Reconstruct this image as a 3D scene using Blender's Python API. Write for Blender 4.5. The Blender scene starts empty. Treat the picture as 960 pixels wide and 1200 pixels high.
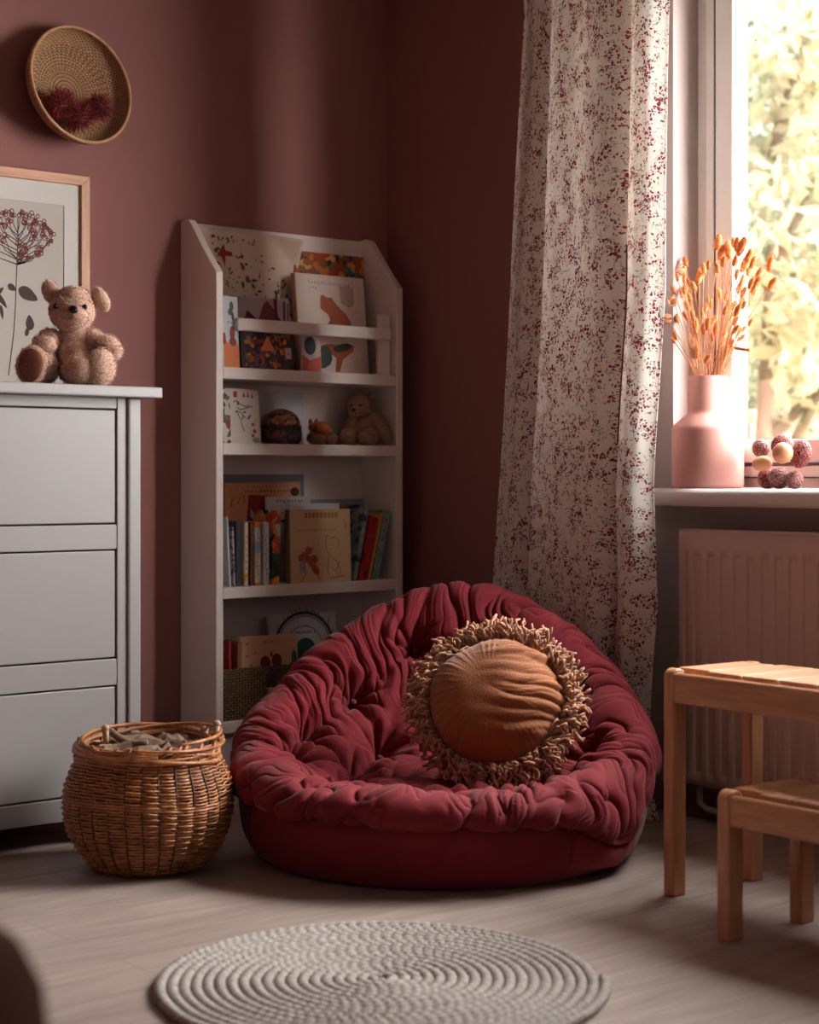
import bpy, math, random
import numpy as np
from mathutils import Vector, Matrix

PI = math.pi
sc = bpy.context.scene
COL = sc.collection
# ------------------------------------------------------------------ camera
CAM = Vector((-3.59, -4.36, 0.90))
YAW = math.radians(49.8)
FPX = 2046.0
HZ = 560.0
FW = (math.cos(YAW), math.sin(YAW))
RT = (math.sin(YAW), -math.cos(YAW))
cam_d = bpy.data.cameras.new('camera')
cam_d.sensor_fit = 'VERTICAL'; cam_d.sensor_height = 36.0; cam_d.sensor_width = 28.8
cam_d.lens = FPX / 1200.0 * 36.0
cam_d.shift_y = -(600.0 - HZ) / 1200.0
cam_d.clip_end = 200
cam_d.dof.use_dof = True
cam_d.dof.focus_distance = 4.5
cam_d.dof.aperture_fstop = 3.2
cam = bpy.data.objects.new('camera', cam_d); COL.objects.link(cam)
cam.location = CAM; cam.rotation_euler = (PI / 2, 0, YAW - PI / 2)
sc.camera = cam
# ------------------------------------------------------------------ world, sun, area light, exposure
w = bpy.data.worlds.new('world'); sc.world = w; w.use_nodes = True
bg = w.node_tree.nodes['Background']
# hazy sky: soft white overall, a broad bright glow added out of view to light the room
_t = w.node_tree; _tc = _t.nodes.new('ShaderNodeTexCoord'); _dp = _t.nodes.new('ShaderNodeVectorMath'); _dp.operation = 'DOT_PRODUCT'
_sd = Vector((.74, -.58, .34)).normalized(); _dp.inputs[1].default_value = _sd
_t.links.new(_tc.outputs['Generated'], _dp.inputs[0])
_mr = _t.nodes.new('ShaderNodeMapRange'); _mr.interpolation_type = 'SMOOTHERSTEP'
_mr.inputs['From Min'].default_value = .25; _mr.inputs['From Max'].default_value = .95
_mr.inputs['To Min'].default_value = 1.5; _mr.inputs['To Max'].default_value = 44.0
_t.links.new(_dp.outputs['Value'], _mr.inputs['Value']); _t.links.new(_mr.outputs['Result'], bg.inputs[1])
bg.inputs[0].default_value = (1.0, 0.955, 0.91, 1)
sun_d = bpy.data.lights.new('sun', 'SUN'); sun_d.energy = 1.5; sun_d.angle = math.radians(2.0); sun_d.color = (1, .93, .8)
sun = bpy.data.objects.new('sun', sun_d); COL.objects.link(sun)
sun.rotation_euler = Vector((0.75, 0.35, -0.62)).to_track_quat('-Z', 'Y').to_euler()
por_d = bpy.data.lights.new('window_portal', 'AREA'); por_d.shape = 'RECTANGLE'; por_d.size = 1.56; por_d.size_y = 1.5
por_d.cycles.is_portal = True
por = bpy.data.objects.new('window_portal', por_d); COL.objects.link(por)
por.location = (.19, -2.02, 1.64); por.rotation_euler = (0, PI / 2, 0)
por.rotation_euler = Vector((-1, 0, 0)).to_track_quat('-Z', 'Y').to_euler()
fil_d = bpy.data.lights.new('fill_light', 'AREA'); fil_d.shape = 'RECTANGLE'; fil_d.size = 1.6; fil_d.size_y = 1.4
fil_d.energy = 4.6; fil_d.color = (1.0, .93, .9)
fil = bpy.data.objects.new('fill_light', fil_d); COL.objects.link(fil)
fil.location = (-1.6, -5.2, 1.8); fil.rotation_euler = Vector((-.05, 1, -.16)).to_track_quat('-Z', 'Y').to_euler()  # fill lamp added behind the camera to brighten the room, no real fixture
sc.view_settings.view_transform = 'Standard'
sc.view_settings.look = 'None'
sc.view_settings.gamma = 1.0
sc.view_settings.use_curve_mapping = False
sc.view_settings.exposure = 0.06
sc.cycles.max_bounces = 8
sc.cycles.diffuse_bounces = 4
sc.cycles.transparent_max_bounces = 16
sc.cycles.caustics_reflective = False
sc.cycles.caustics_refractive = False
sc.cycles.sample_clamp_indirect = 6.0

# ------------------------------------------------------------------ helpers
def ray(X):
    r = (X - 480.0) / FPX
    return FW[0] + r * RT[0], FW[1] + r * RT[1]
def at_y(X, Y, yp):
    """world point seen at pixel X,Y on the plane y = yp"""
    dx, dy = ray(X); d = (yp - CAM.y) / dy
    return Vector((CAM.x + d * dx, yp, CAM.z + (HZ - Y) * d / FPX))
def at_x(X, Y, xp):
    dx, dy = ray(X); d = (xp - CAM.x) / dx
    return Vector((xp, CAM.y + d * dy, CAM.z + (HZ - Y) * d / FPX))
def at_d(X, Y, d):
    dx, dy = ray(X)
    return Vector((CAM.x + d * dx, CAM.y + d * dy, CAM.z + (HZ - Y) * d / FPX))

def empty(name, loc=(0, 0, 0), rz=0.0):
    o = bpy.data.objects.new(name, None); COL.objects.link(o)
    o.location = loc; o.rotation_euler = (0, 0, rz); o.empty_display_size = .05
    return o
def tag(o, label=None, cat=None, group=None, kind=None):
    if label: o['label'] = label
    if cat: o['category'] = cat
    if group: o['group'] = group
    if kind: o['kind'] = kind
    return o
def thing(name, label, cat, loc=(0, 0, 0), rz=0.0, group=None):
    return tag(empty(name, loc, rz), label, cat, group)

class MB:
    """collects pieces of one mesh"""
    def __init__(s): s.v = []; s.f = []; s.n = 0; s.uv = None
    def add(s, V, F):
        V = np.asarray(V, dtype=float).reshape(-1, 3)
        s.v.append(V); k = s.n
        s.f.extend([tuple(i + k for i in f) for f in F]); s.n += len(V)
        return s
    def box(s, lo, hi, M=None):
        x0, y0, z0 = lo; x1, y1, z1 = hi
        V = [(x0,y0,z0),(x1,y0,z0),(x1,y1,z0),(x0,y1,z0),(x0,y0,z1),(x1,y0,z1),(x1,y1,z1),(x0,y1,z1)]
        if M is not None: V = [tuple(M @ Vector(p)) for p in V]
        return s.add(V, [(0,3,2,1),(4,5,6,7),(0,1,5,4),(1,2,6,5),(2,3,7,6),(3,0,4,7)])
    def prism(s, poly, axis, a, b):
        """poly: 2D outline; axis: extrusion axis index; a,b extents"""
        n = len(poly); V = []
        for c in (a, b):
            for (p, q) in poly:
                V.append({0: (c, p, q), 1: (p, c, q), 2: (p, q, c)}[axis])
        F = [tuple(range(n))[::-1], tuple(range(n, 2 * n))]
        F += [(i, (i + 1) % n, n + (i + 1) % n, n + i) for i in range(n)]
        return s.add(V, F)
    def tube(s, P, R, k=6, caps=True, closed=False):
        P = np.asarray(P, float); m = len(P)
        R = np.full(m, R, float) if np.isscalar(R) else np.asarray(R, float)
        if closed: T = np.roll(P, -1, 0) - np.roll(P, 1, 0)
        else: T = np.gradient(P, axis=0)
        T /= np.maximum(np.linalg.norm(T, axis=1), 1e-9)[:, None]
        N = np.zeros_like(P)
        a = np.array([0, 0, 1.0]) if abs(T[0, 2]) < .9 else np.array([1.0, 0, 0])
        n = a - T[0] * a.dot(T[0]); n /= np.linalg.norm(n); N[0] = n
        for i in range(1, m):
            n = n - T[i] * n.dot(T[i]); n /= max(np.linalg.norm(n), 1e-9); N[i] = n
        B = np.cross(T, N)
        an = np.arange(k) * 2 * PI / k
        V = P[:, None, :] + R[:, None, None] * (np.cos(an)[None, :, None] * N[:, None, :] + np.sin(an)[None, :, None] * B[:, None, :])
        F = []
        for i in range(m if closed else m - 1):
            i2 = (i + 1) % m
            for j in range(k):
                j2 = (j + 1) % k
                F.append((i*k+j, i*k+j2, i2*k+j2, i2*k+j))
        if caps and not closed:
            F.append(tuple(range(k))[::-1]); F.append(tuple((m-1)*k + j for j in range(k)))
        return s.add(V.reshape(-1, 3), F)
    def lathe(s, prof, k=48, c=(0, 0), jit=None, z=0):
        """prof: list of (r,z)"""
        V = []; F = []; m = len(prof)
        for (r, zz) in prof:
            for j in range(k):
                a = 2 * PI * j / k
                V.append((c[0] + r * math.cos(a), c[1] + r * math.sin(a), z + zz))
        for i in range(m - 1):
            for j in range(k):
                j2 = (j + 1) % k
                F.append((i*k+j, i*k+j2, (i+1)*k+j2, (i+1)*k+j))
        if prof[0][0] > 1e-5: F.append(tuple(range(k))[::-1])
        if prof[-1][0] > 1e-5: F.append(tuple((m-1)*k + j for j in range(k)))
        return s.add(V, F)
    def ell(s, c, r, nu=20, nv=14, M=None, warp=None):
        V = []; F = []
        for i in range(nv + 1):
            t = PI * i / nv
            for j in range(nu):
                a = 2 * PI * j / nu
                d = Vector((math.sin(t) * math.cos(a), math.sin(t) * math.sin(a), math.cos(t)))
                k = warp(d) if warp else 1.0
                p = Vector((d.x * r[0] * k, d.y * r[1] * k, d.z * r[2] * k))
                if M is not None: p = M @ p
                V.append((p.x + c[0], p.y + c[1], p.z + c[2]))
        for i in range(nv):
            for j in range(nu):
                j2 = (j + 1) % nu
                F.append((i*nu+j, (i+1)*nu+j, (i+1)*nu+j2, i*nu+j2))
        return s.add(V, F)
    def build(s, name, mat, parent=None, smooth=True, bevel=0, loc=None, seg=2, sub=0, angle=None):
        V = np.concatenate(s.v)
        if loc is not None: V = V - np.asarray(loc, float)
        me = bpy.data.meshes.new(name); me.from_pydata(V.tolist(), [], s.f)
        if s.uv is not None:
            ul = me.uv_layers.new(name='UVMap')
            li = np.zeros(len(me.loops), dtype=np.int32); me.loops.foreach_get('vertex_index', li)
            ul.data.foreach_set('uv', np.asarray(s.uv, float)[li].ravel())
        if smooth: me.polygons.foreach_set('use_smooth', [True] * len(me.polygons))
        if angle is not None and smooth: me.set_sharp_from_angle(angle=math.radians(angle))
        me.materials.append(mat); me.update()
        o = bpy.data.objects.new(name, me); COL.objects.link(o)
        if parent is not None: o.parent = parent
        elif loc is not None: o.location = loc
        if bevel:
            b = o.modifiers.new('bevel', 'BEVEL'); b.width = bevel; b.segments = seg; b.limit_method = 'ANGLE'; b.angle_limit = math.radians(40)
            if smooth: me.set_sharp_from_angle(angle=math.radians(60))
        if sub:
            m = o.modifiers.new('sub', 'SUBSURF'); m.levels = sub; m.render_levels = sub
        return o

def clone(root, loc, rz, label=None, scale=None):
    """copy a thing with its parts and their sub-parts"""
    def rec(o, parent):
        c = o.copy(); COL.objects.link(c)
        c.parent = parent
        for ch in list(o.children): rec(ch, c)
        return c
    r = rec(root, None); r.location = loc; r.rotation_euler = (0, 0, rz)
    if scale: r.scale = (scale,) * 3
    if label: r['label'] = label
    return r

# perlin noise in numpy
_rs = np.random.RandomState(7); _perm = _rs.permutation(256); _perm = np.concatenate([_perm, _perm, _perm])
_g = _rs.normal(size=(256, 3)); _g /= np.linalg.norm(_g, axis=1)[:, None]
def perlin(x, y, z=0.0):
    x, y, z = np.broadcast_arrays(np.asarray(x, float), np.asarray(y, float), np.asarray(z, float))
    xi, yi, zi = np.floor(x).astype(int), np.floor(y).astype(int), np.floor(z).astype(int)
    xf, yf, zf = x - xi, y - yi, z - zi
    xi &= 255; yi &= 255; zi &= 255
    u, v, ww = (t * t * t * (t * (t * 6 - 15) + 10) for t in (xf, yf, zf))
    def gr(a, b, c):
        h = _perm[_perm[_perm[(xi + a) & 255] + ((yi + b) & 255)] + ((zi + c) & 255)]
        g = _g[h]
        return g[..., 0] * (xf - a) + g[..., 1] * (yf - b) + g[..., 2] * (zf - c)
    x00 = gr(0,0,0) * (1-u) + gr(1,0,0) * u; x10 = gr(0,1,0) * (1-u) + gr(1,1,0) * u
    x01 = gr(0,0,1) * (1-u) + gr(1,0,1) * u; x11 = gr(0,1,1) * (1-u) + gr(1,1,1) * u
    return (x00 * (1-v) + x10 * v) * (1-ww) + (x01 * (1-v) + x11 * v) * ww

# ------------------------------------------------------------------ materials
def srgb(r, g, b):
    f = lambda c: (c / 255 / 12.92) if c / 255 <= .04045 else ((c / 255 + .055) / 1.055) ** 2.4
    return (f(r), f(g), f(b), 1)
class NT:
    def __init__(s, name):
        s.m = bpy.data.materials.new(name); s.m.use_nodes = True; s.t = s.m.node_tree
        s.b = s.t.nodes['Principled BSDF']; s.out = s.t.nodes['Material Output']
    def n(s, typ, **kw):
        nd = s.t.nodes.new(typ)
        for k, v in kw.items():
            if k.startswith('i_'):
                key = k[2:].replace('_', ' ')
                nd.inputs[key].default_value = v
            else: setattr(nd, k, v)
        return nd
    def l(s, a, b): s.t.links.new(a, b)
    def coords(s, scale=(1, 1, 1), kind='Object', rot=(0, 0, 0)):
        tc = s.n('ShaderNodeTexCoord'); mp = s.n('ShaderNodeMapping')
        mp.inputs['Scale'].default_value = scale; mp.inputs['Rotation'].default_value = rot
        s.l(tc.outputs[kind], mp.inputs['Vector']); return mp.outputs['Vector']
    def noise(s, vec, scale, detail=3, rough=.5, dist=0):
        nd = s.n('ShaderNodeTexNoise'); nd.inputs['Scale'].default_value = scale; nd.inputs['Detail'].default_value = detail
        nd.inputs['Roughness'].default_value = rough; nd.inputs['Distortion'].default_value = dist
        if vec is not None: s.l(vec, nd.inputs['Vector'])
        return nd.outputs['Fac']
    def vor(s, vec, scale, out='Distance', feature='F1', rnd=1.0):
        nd = s.n('ShaderNodeTexVoronoi'); nd.feature = feature; nd.inputs['Scale'].default_value = scale
        nd.inputs['Randomness'].default_value = rnd
        if vec is not None: s.l(vec, nd.inputs['Vector'])
        return nd.outputs[out]
    def ramp(s, fac, stops, interp='LINEAR'):
        nd = s.n('ShaderNodeValToRGB'); nd.color_ramp.interpolation = interp
        e = nd.color_ramp.elements
        e[0].position, e[0].color = stops[0]; e[1].position, e[1].color = stops[1]
        for p, c in stops[2:]:
            x = e.new(p); x.color = c
        s.l(fac, nd.inputs['Fac']); return nd.outputs['Color']
    def mix(s, fac, a, b, mode='MIX'):
        nd = s.n('ShaderNodeMix'); nd.data_type = 'RGBA'; nd.blend_type = mode
        for sock, v in ((nd.inputs['Factor'], fac), (nd.inputs['A'], a), (nd.inputs['B'], b)):
            pass
        ins = [i for i in nd.inputs if i.enabled]
        for sock, v in zip(ins, (fac, a, b)):
            if hasattr(v, 'is_linked') or hasattr(v, 'links'): s.l(v, sock)
            else: sock.default_value = v
        return [o for o in nd.outputs if o.enabled][0]
    def math(s, op, a, b=0.0, c=None):
        nd = s.n('ShaderNodeMath'); nd.operation = op
        for i, v in enumerate((a, b) if c is None else (a, b, c)):
            if hasattr(v, 'links'): s.l(v, nd.inputs[i])
            else: nd.inputs[i].default_value = v
        return nd.outputs[0]
    def bump(s, h, strength=.3, dist=.01, prev=None):
        nd = s.n('ShaderNodeBump'); nd.inputs['Strength'].default_value = strength; nd.inputs['Distance'].default_value = dist
        s.l(h, nd.inputs['Height'])
        if prev is not None: s.l(prev, nd.inputs['Normal'])
        return nd.outputs['Normal']
    def col(s, c):
        if hasattr(c, 'links'): s.l(c, s.b.inputs['Base Color'])
        else: s.b.inputs['Base Color'].default_value = c
    def fin(s, rough=.6, spec=None, normal=None, sheen=0, trans=None, metal=0):
        s.b.inputs['Roughness'].default_value = rough
        if spec is not None: s.b.inputs['Specular IOR Level'].default_value = spec
        if normal is not None: s.l(normal, s.b.inputs['Normal'])
        if sheen: s.b.inputs['Sheen Weight'].default_value = sheen; s.b.inputs['Sheen Roughness'].default_value = .45
        s.b.inputs['Metallic'].default_value = metal
        if trans:   # thin cloth / leaf: some light passes through
            tr = s.n('ShaderNodeBsdfTranslucent'); mx = s.n('ShaderNodeMixShader'); mx.inputs[0].default_value = trans
            src = s.b.inputs['Base Color']
            if src.is_linked: s.l(src.links[0].from_socket, tr.inputs['Color'])
            else: tr.inputs['Color'].default_value = src.default_value
            s.l(s.b.outputs[0], mx.inputs[1]); s.l(tr.outputs[0], mx.inputs[2]); s.l(mx.outputs[0], s.out.inputs['Surface'])
        return s.m
def sc_col(c, k): return (min(1, c[0] * k), min(1, c[1] * k), min(1, c[2] * k), 1)
def plain(name, c, rough=.6, var=.12, vscale=6, bump=0, bscale=60, bdist=.002, sheen=0, trans=None, spec=None, kind='Object', scale=(1,1,1)):
    t = NT(name); v = t.coords(scale, kind)
    n = t.noise(v, vscale, 4)
    t.col(t.ramp(n, [(.3, sc_col(c, 1 - var)), (.7, sc_col(c, 1 + var))]))
    nm = t.bump(t.noise(v, bscale, 3), bump, bdist) if bump else None
    return t.fin(rough, spec, nm, sheen, trans)
def wood(name, c1, c2, axis=0, rough=.45, k=1.0):
    t = NT(name); s = [22 * k] * 3; s[axis] = 1.6 * k
    v = t.coords(tuple(s)); n = t.noise(v, 1.0, 5, .6, .6)
    v2 = t.coords(tuple([x * 7 for x in s])); n2 = t.noise(v2, 1.0, 2)
    base = t.ramp(n, [(.3, c1), (.52, c2), (.7, sc_col(c2, 1.15))])
    t.col(t.mix(.35, base, t.ramp(n2, [(.35, sc_col(c1, .8)), (.65, sc_col(c2, 1.1))])))
    return t.fin(rough, None, t.bump(n2, .12, .001))

M = {}
M['wall_mauve'] = plain('wall_mauve', srgb(146, 94, 90), .78, .04, 2.2, .06, 180, .001)
M['wall_pale'] = plain('wall_pale', srgb(172, 156, 154), .8, .03, 2.0, .06, 160, .001)
M['ceiling'] = plain('ceiling_white', srgb(200, 185, 180), .9, .02)
M['white_paint'] = plain('white_paint', srgb(226, 212, 207), .42, .02, 5, .03, 90, .0005)
M['grey_paint'] = plain('grey_paint', srgb(146, 141, 142), .45, .02, 4, .03, 90, .0005)
M['gap_shade'] = plain('gap_shade_paint', srgb(40, 34, 34), .9)
M['pvc'] = plain('window_pvc', srgb(248, 246, 245), .3, .01, 4)
M['gasket'] = plain('window_gasket', srgb(70, 82, 92), .6)
M['sill'] = plain('window_sill_white', srgb(222, 216, 216), .3, .02, 5)
M['radiator'] = plain('radiator_enamel', srgb(205, 178, 168), .38, .02, 4)
M['pine_x'] = wood('pine_along_x', srgb(170, 112, 78), srgb(200, 144, 106), 0)
M['pine_y'] = wood('pine_along_y', srgb(170, 112, 78), srgb(200, 144, 106), 1)
M['pine_z'] = wood('pine_along_z', srgb(170, 112, 78), srgb(200, 144, 106), 2)
M['frame_x'] = wood('frame_wood_x', srgb(176, 116, 84), srgb(204, 142, 106), 0)
M['frame_z'] = wood('frame_wood_z', srgb(176, 116, 84), srgb(204, 142, 106), 2)

# floor boards
t = NT('floor_boards'); v = t.coords((1, 1, 1))
br = t.n('ShaderNodeTexBrick'); br.offset = .37; br.inputs['Scale'].default_value = 1.0
br.inputs['Brick Width'].default_value = 1.9; br.inputs['Row Height'].default_value = .19; br.inputs['Mortar Size'].default_value = .0012
br.inputs['Color1'].default_value = (.9, .9, .9, 1); br.inputs['Color2'].default_value = (1.06, 1.06, 1.06, 1); br.inputs['Mortar'].default_value = (.62, .62, .62, 1)
t.l(v, br.inputs['Vector'])
g1 = t.noise(t.coords((1.3, 12, 1)), 1.6, 6, .62, 1.2)
g2 = t.noise(t.coords((3, 60, 1)), 2.5, 3, .5, .4)
cc = t.ramp(g1, [(.28, srgb(134, 117, 111)), (.5, srgb(158, 142, 136)), (.72, srgb(174, 158, 152))])
cc = t.mix(.25, cc, t.ramp(g2, [(.35, srgb(120, 103, 97)), (.65, srgb(176, 160, 154))]))
cc = t.mix(1.0, cc, br.outputs['Color'], 'MULTIPLY'); t.col(cc)
M['floor'] = t.fin(.5, .35, t.bump(g2, .08, .001))

# ------------------------------------------------------------------ room shell
def struct(o): o['kind'] = 'structure'; return o
struct(MB().box((-4.6, -5.5, -.1), (.0, 0, 0)).build('floor', M['floor'], smooth=False))
struct(MB().box((-4.6, -5.5, 2.6), (.3, .2, 2.7)).build('ceiling', M['ceiling'], smooth=False))
struct(MB().box((-4.7, 0, -.1), (.3, .2, 2.6)).build('wall_left', M['wall_mauve'], smooth=False))
struct(MB().box((0, -1.0, -.1), (.3, 0, 2.6)).build('wall_right', M['wall_mauve'], smooth=False))
WY0, WY1, WZ0, WZ1 = -1.216, -2.80, .826, 2.38
m = MB().box((0, WY0, -.1), (.3, -1.0, 2.6)).box((0, WY1, -.1), (.3, WY0, WZ0)).box((0, WY1, WZ1), (.3, WY0, 2.6)).box((0, -5.5, -.1), (.3, WY1, 2.6))
struct(m.build('wall_window', M['wall_pale'], smooth=False))
struct(MB().box((-4.7, -5.7, -.1), (.3, -5.5, 2.6)).build('wall_rear', M['wall_pale'], smooth=False))
struct(MB().box((-4.8, -5.5, -.1), (-4.6, 0, 2.6)).build('wall_side', M['wall_mauve'], smooth=False))
struct(MB().box((-4.6, -.014, 0), (-.001, -.0005, .07)).build('baseboard_left', M['wall_mauve'], smooth=False, bevel=.003))
struct(MB().box((-.014, -5.5, 0), (-.0005, -.015, .07)).build('baseboard_right', M['wall_mauve'], smooth=False, bevel=.003))

# window: frame, sash, gasket, glass, inner sill
win = empty('window_1', (0, -2.0, WZ0)); win['kind'] = 'structure'
L0 = (0, -2.0, WZ0)
def ring_boxes(mb, x0, x1, ya, yb, za, zb, wd):
    """rectangular ring in a plane of constant x; ya > yb"""
    mb.box((x0, yb, zb - wd), (x1, ya, zb)); mb.box((x0, yb, za), (x1, ya, za + wd))
    mb.box((x0, ya - wd, za + wd), (x1, ya, zb - wd)); mb.box((x0, yb, za + wd), (x1, yb + wd, zb - wd)); return mb
ring_boxes(MB(), .10, .17, WY0, WY1, WZ0 + .046, WZ1, .058).build('window_frame', M['pvc'], win, False, .004, L0)
ya, yb = WY0 - .037, WY1 + .037
zs0, zs1 = WZ0 + .076, WZ1 - .037
sash = MB(); ring_boxes(sash, .088, .15, ya, yb, zs0, zs1, .030)
ring_boxes(sash, .096, .15, ya - .030, yb + .030, zs0 + .030, zs1 - .030, .010)
ring_boxes(sash, .084, .15, ya - .038, yb + .038, zs0 + .038, zs1 - .038, .060)
sash.box((.084, -2.45, zs0 + .09), (.15, -2.35, zs1 - .09))
sash.build('sash', M['pvc'], win, False, .004, L0, 3)
gk = MB()
for (a, b, c_, d_) in ((ya - .096, -2.352, zs0 + .096, zs1 - .096), (-2.448, yb + .096, zs0 + .096, zs1 - .096)):
    ring_boxes(gk, .096, .106, a, b, c_, d_, .004)
ring_boxes(gk, .086, .0985, ya - .033, yb + .033, zs0 + .033, zs1 - .033, .005)
ring_boxes(gk, .094, .0992, ya + .003, yb - .003, zs0 - .003, zs1 + .003, .003)
gk.build('gasket', M['gasket'], win, False, 0, L0)
t = NT('window_glass')
tr = t.n('ShaderNodeBsdfTransparent'); gl = t.n('ShaderNodeBsdfGlossy'); gl.inputs['Roughness'].default_value = .02
mx = t.n('ShaderNodeMixShader'); mx.inputs[0].default_value = .04
tr.inputs['Color'].default_value = (.97, .985, .98, 1)
t.l(tr.outputs[0], mx.inputs[1]); t.l(gl.outputs[0], mx.inputs[2]); t.l(mx.outputs[0], t.out.inputs['Surface'])
M['glass'] = t.m
MB().box((.118, -2.355, zs0 + .095), (.124, ya - .095, zs1 - .095)).build('pane', M['glass'], win, False, 0, L0)
MB().box((.118, yb + .095, zs0 + .095), (.124, -2.445, zs1 - .095)).build('pane', M['glass'], win, False, 0, L0)
# rounded sill board
pr = [(.10, .872), (-.118, .872), (-.128, .868), (-.133, .860), (-.135, .850), (-.133, .838), (-.126, .829), (-.115, .826), (.10, .826)]
sl = MB(); sl.prism(pr, 1, -2.95, -1.16)
sl.v[0] = sl.v[0]
sl.build('window_sill', M['sill'], win, True, 0, L0, angle=50)

# ------------------------------------------------------------------ outdoors
t = NT('tree_leaves'); v = t.coords((1, 1, 1))
t.col(t.ramp(t.noise(v, .9, 2), [(.3, srgb(128, 130, 108)), (.5, srgb(178, 172, 146)), (.72, srgb(206, 196, 164))]))
M['leaf'] = t.fin(.6, .2, None, 0, .5)
t = NT('dark_tree_leaves'); v = t.coords((1, 1, 1))
t.col(t.ramp(t.noise(v, 1.3, 2), [(.3, srgb(104, 108, 92)), (.7, srgb(158, 154, 130))]))
M['leaf_dark'] = t.fin(.6, .2, None, 0, .4)
M['bark'] = plain('tree_bark', srgb(120, 104, 84), .9, .2, 8, .5, 20, .01)
M['lawn'] = plain('lawn_grass', srgb(150, 148, 116), .9, .2, 2, .4, 30, .03)
struct(MB().box((.3, -12, -2.4), (40, 40, -2.3)).build('ground', M['lawn'], smooth=False))
def leaf_cloud(rs, n, blobs, size):
    V = []; F = []
    tot = sum(b[3] ** 2 for b in blobs)
    for b in blobs:
        k = int(n * b[3] ** 2 / tot)
        d = rs.normal(size=(k, 3)); d /= np.linalg.norm(d, axis=1)[:, None]
        p = np.array(b[:3]) + d * (b[3] * rs.uniform(.35, 1.0, (k, 1)) ** .6) * np.array([1, 1, .85])
        u = rs.normal(size=(k, 3)); u /= np.linalg.norm(u, axis=1)[:, None]
        w_ = np.cross(u, rs.normal(size=(k, 3))); w_ /= np.linalg.norm(w_, axis=1)[:, None]
        nn = np.cross(u, w_)
        s = rs.uniform(.6, 1.3, (k, 1)) * size
        q = [p - u * s, p - w_ * s * .45 + nn * s * .12, p + u * s, p + w_ * s * .45 + nn * s * .12, ]
        V.append(np.stack(q, 1).reshape(-1, 3))
    V = np.concatenate(V); F = [(4 * i, 4 * i + 1, 4 * i + 2, 4 * i + 3) for i in range(len(V) // 4)]
    return V, F
def tree(name, label, loc, h, blobs, n, size, lm, seed, grp):
    rs = np.random.RandomState(seed)
    root = thing(name, label, 'tree', loc, 0, grp)
    tb = MB()
    tb.tube([(0, 0, 0), (.05, .03, h * .3), (-.06, .05, h * .6), (0, 0, h)], [.13, .1, .07, .03], 10)
    for b in blobs:
        c = np.array(b[:3]); s0 = np.array([0, 0, max(.4, c[2] - b[3] * .8 - .3)])
        tb.tube([s0, (s0 + c) / 2 + np.array([0, 0, .15]), c], [.045, .03, .01], 6)
    tb.build('trunk', M['bark'], root)
    V, F = leaf_cloud(rs, n, blobs, size)
    MB().add(V, F).build('foliage', lm, root, smooth=False)
def outp(X, Y, d): p = at_d(X, Y, d); return p
p = outp(905, 560, 10.5)
tree('garden_tree', 'tall pale green tree just outside the window, its crown hanging low behind the dried stems', (p.x, p.y, -2.3), 4.6,
     [(0, 0, 4.6, .75), (.5, -.35, 5.3, .7), (-.5, .4, 5.0, .45), (.3, -.4, 3.9, .6), (.9, -.8, 4.4, .8), (0.2, -.2, 5.9, .6)], 2400, .095, M['leaf'], 3, None)
p = outp(985, 560, 12.5)
tree('garden_tree', 'darker green tree at the right edge of the window view', (p.x, p.y, -2.3), 5.4,
     [(0, 0, 5.0, .8), (-.3, .3, 5.9, .75), (.6, -.6, 5.6, .9), (-.1, .2, 4.0, .6), (.2, 0, 6.8, .8)], 2400, .10, M['leaf_dark'], 5, None)
p = outp(880, 560, 16)
tree('garden_tree', 'yellowish tree farthest from the window, seen behind the other two', (p.x, p.y, -2.3), 5.0,
     [(0, 0, 3.2, 1.2), (1.0, -.9, 3.6, 1.2), (-.8, .8, 2.6, 1.0), (.4, -.2, 4.9, .9)], 2600, .11, M['leaf'], 8, None)
# tall blades growing in front of the trees
rs = np.random.RandomState(11)
sh = thing('tall_grass_shrub', 'clump of tall pale reed grass low outside the window', 'shrub', tuple(outp(915, 560, 8.6).xy) + (-2.3,))
gm = MB()
for i in range(230):
    a = rs.uniform(0, 2 * PI); r0 = rs.uniform(0, .45); x0 = math.cos(a) * r0 * .8 ; y0 = -math.sin(a) * r0
    H = rs.uniform(2.5, 3.75); lx, ly = rs.normal(0, .22, 2)
    P = np.array([(x0 + lx * k * k, y0 + ly * k * k, H * k * (1 - .12 * k)) for k in np.linspace(0, 1, 7)])
    s = np.array([rs.normal(), rs.normal(), 0]); s /= np.linalg.norm(s)
    wd = np.array([.010, .012, .013, .013, .011, .008, .002])[:, None] * 1.5
    V = np.concatenate([P - s * wd, P + s * wd]); F = [(k, k + 1, k + 8, k + 7) for k in range(6)]
    gm.add(V, F)
gm.build('blades', M['leaf'], sh, smooth=False)

# ------------------------------------------------------------------ radiator
rad = thing('radiator', 'white ribbed panel radiator on the wall below the window sill', 'radiator', (-.07, -1.95, .1))
RY0, RY1, RZ0, RZ1 = -1.315, -2.62, .10, .762
ny = 620; nz = 60
ys = np.linspace(RY0, RY1, ny); zs = np.linspace(RZ0, RZ1, nz)
zs[1] = RZ0 + .004; zs[-2] = RZ1 - .004
pitch = .0435
ph = ((RY0 - ys - .022) / pitch) % 1.0
g = np.clip((np.abs(ph - .5) - .19) / .12, 0, 1); g = g * g * (3 - 2 * g)       # 1 on ribs' valleys
g[(ys > RY0 - .02) | (ys < RY1 + .02)] = 0
fade = np.clip(np.minimum(zs - (RZ0 + .028), (RZ1 - .058) - zs) / .018, 0, 1); fade = fade * fade * (3 - 2 * fade)
dep = .0135 * g[None, :] * fade[:, None]
edge = np.minimum(np.minimum(RY0 - ys, ys - RY1)[None, :], np.minimum(zs - RZ0, RZ1 - zs)[:, None])
rnd = .006 * (1 - np.sqrt(np.clip(1 - (1 - np.clip(edge / .006, 0, 1)) ** 2, 0, 1)))
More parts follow.
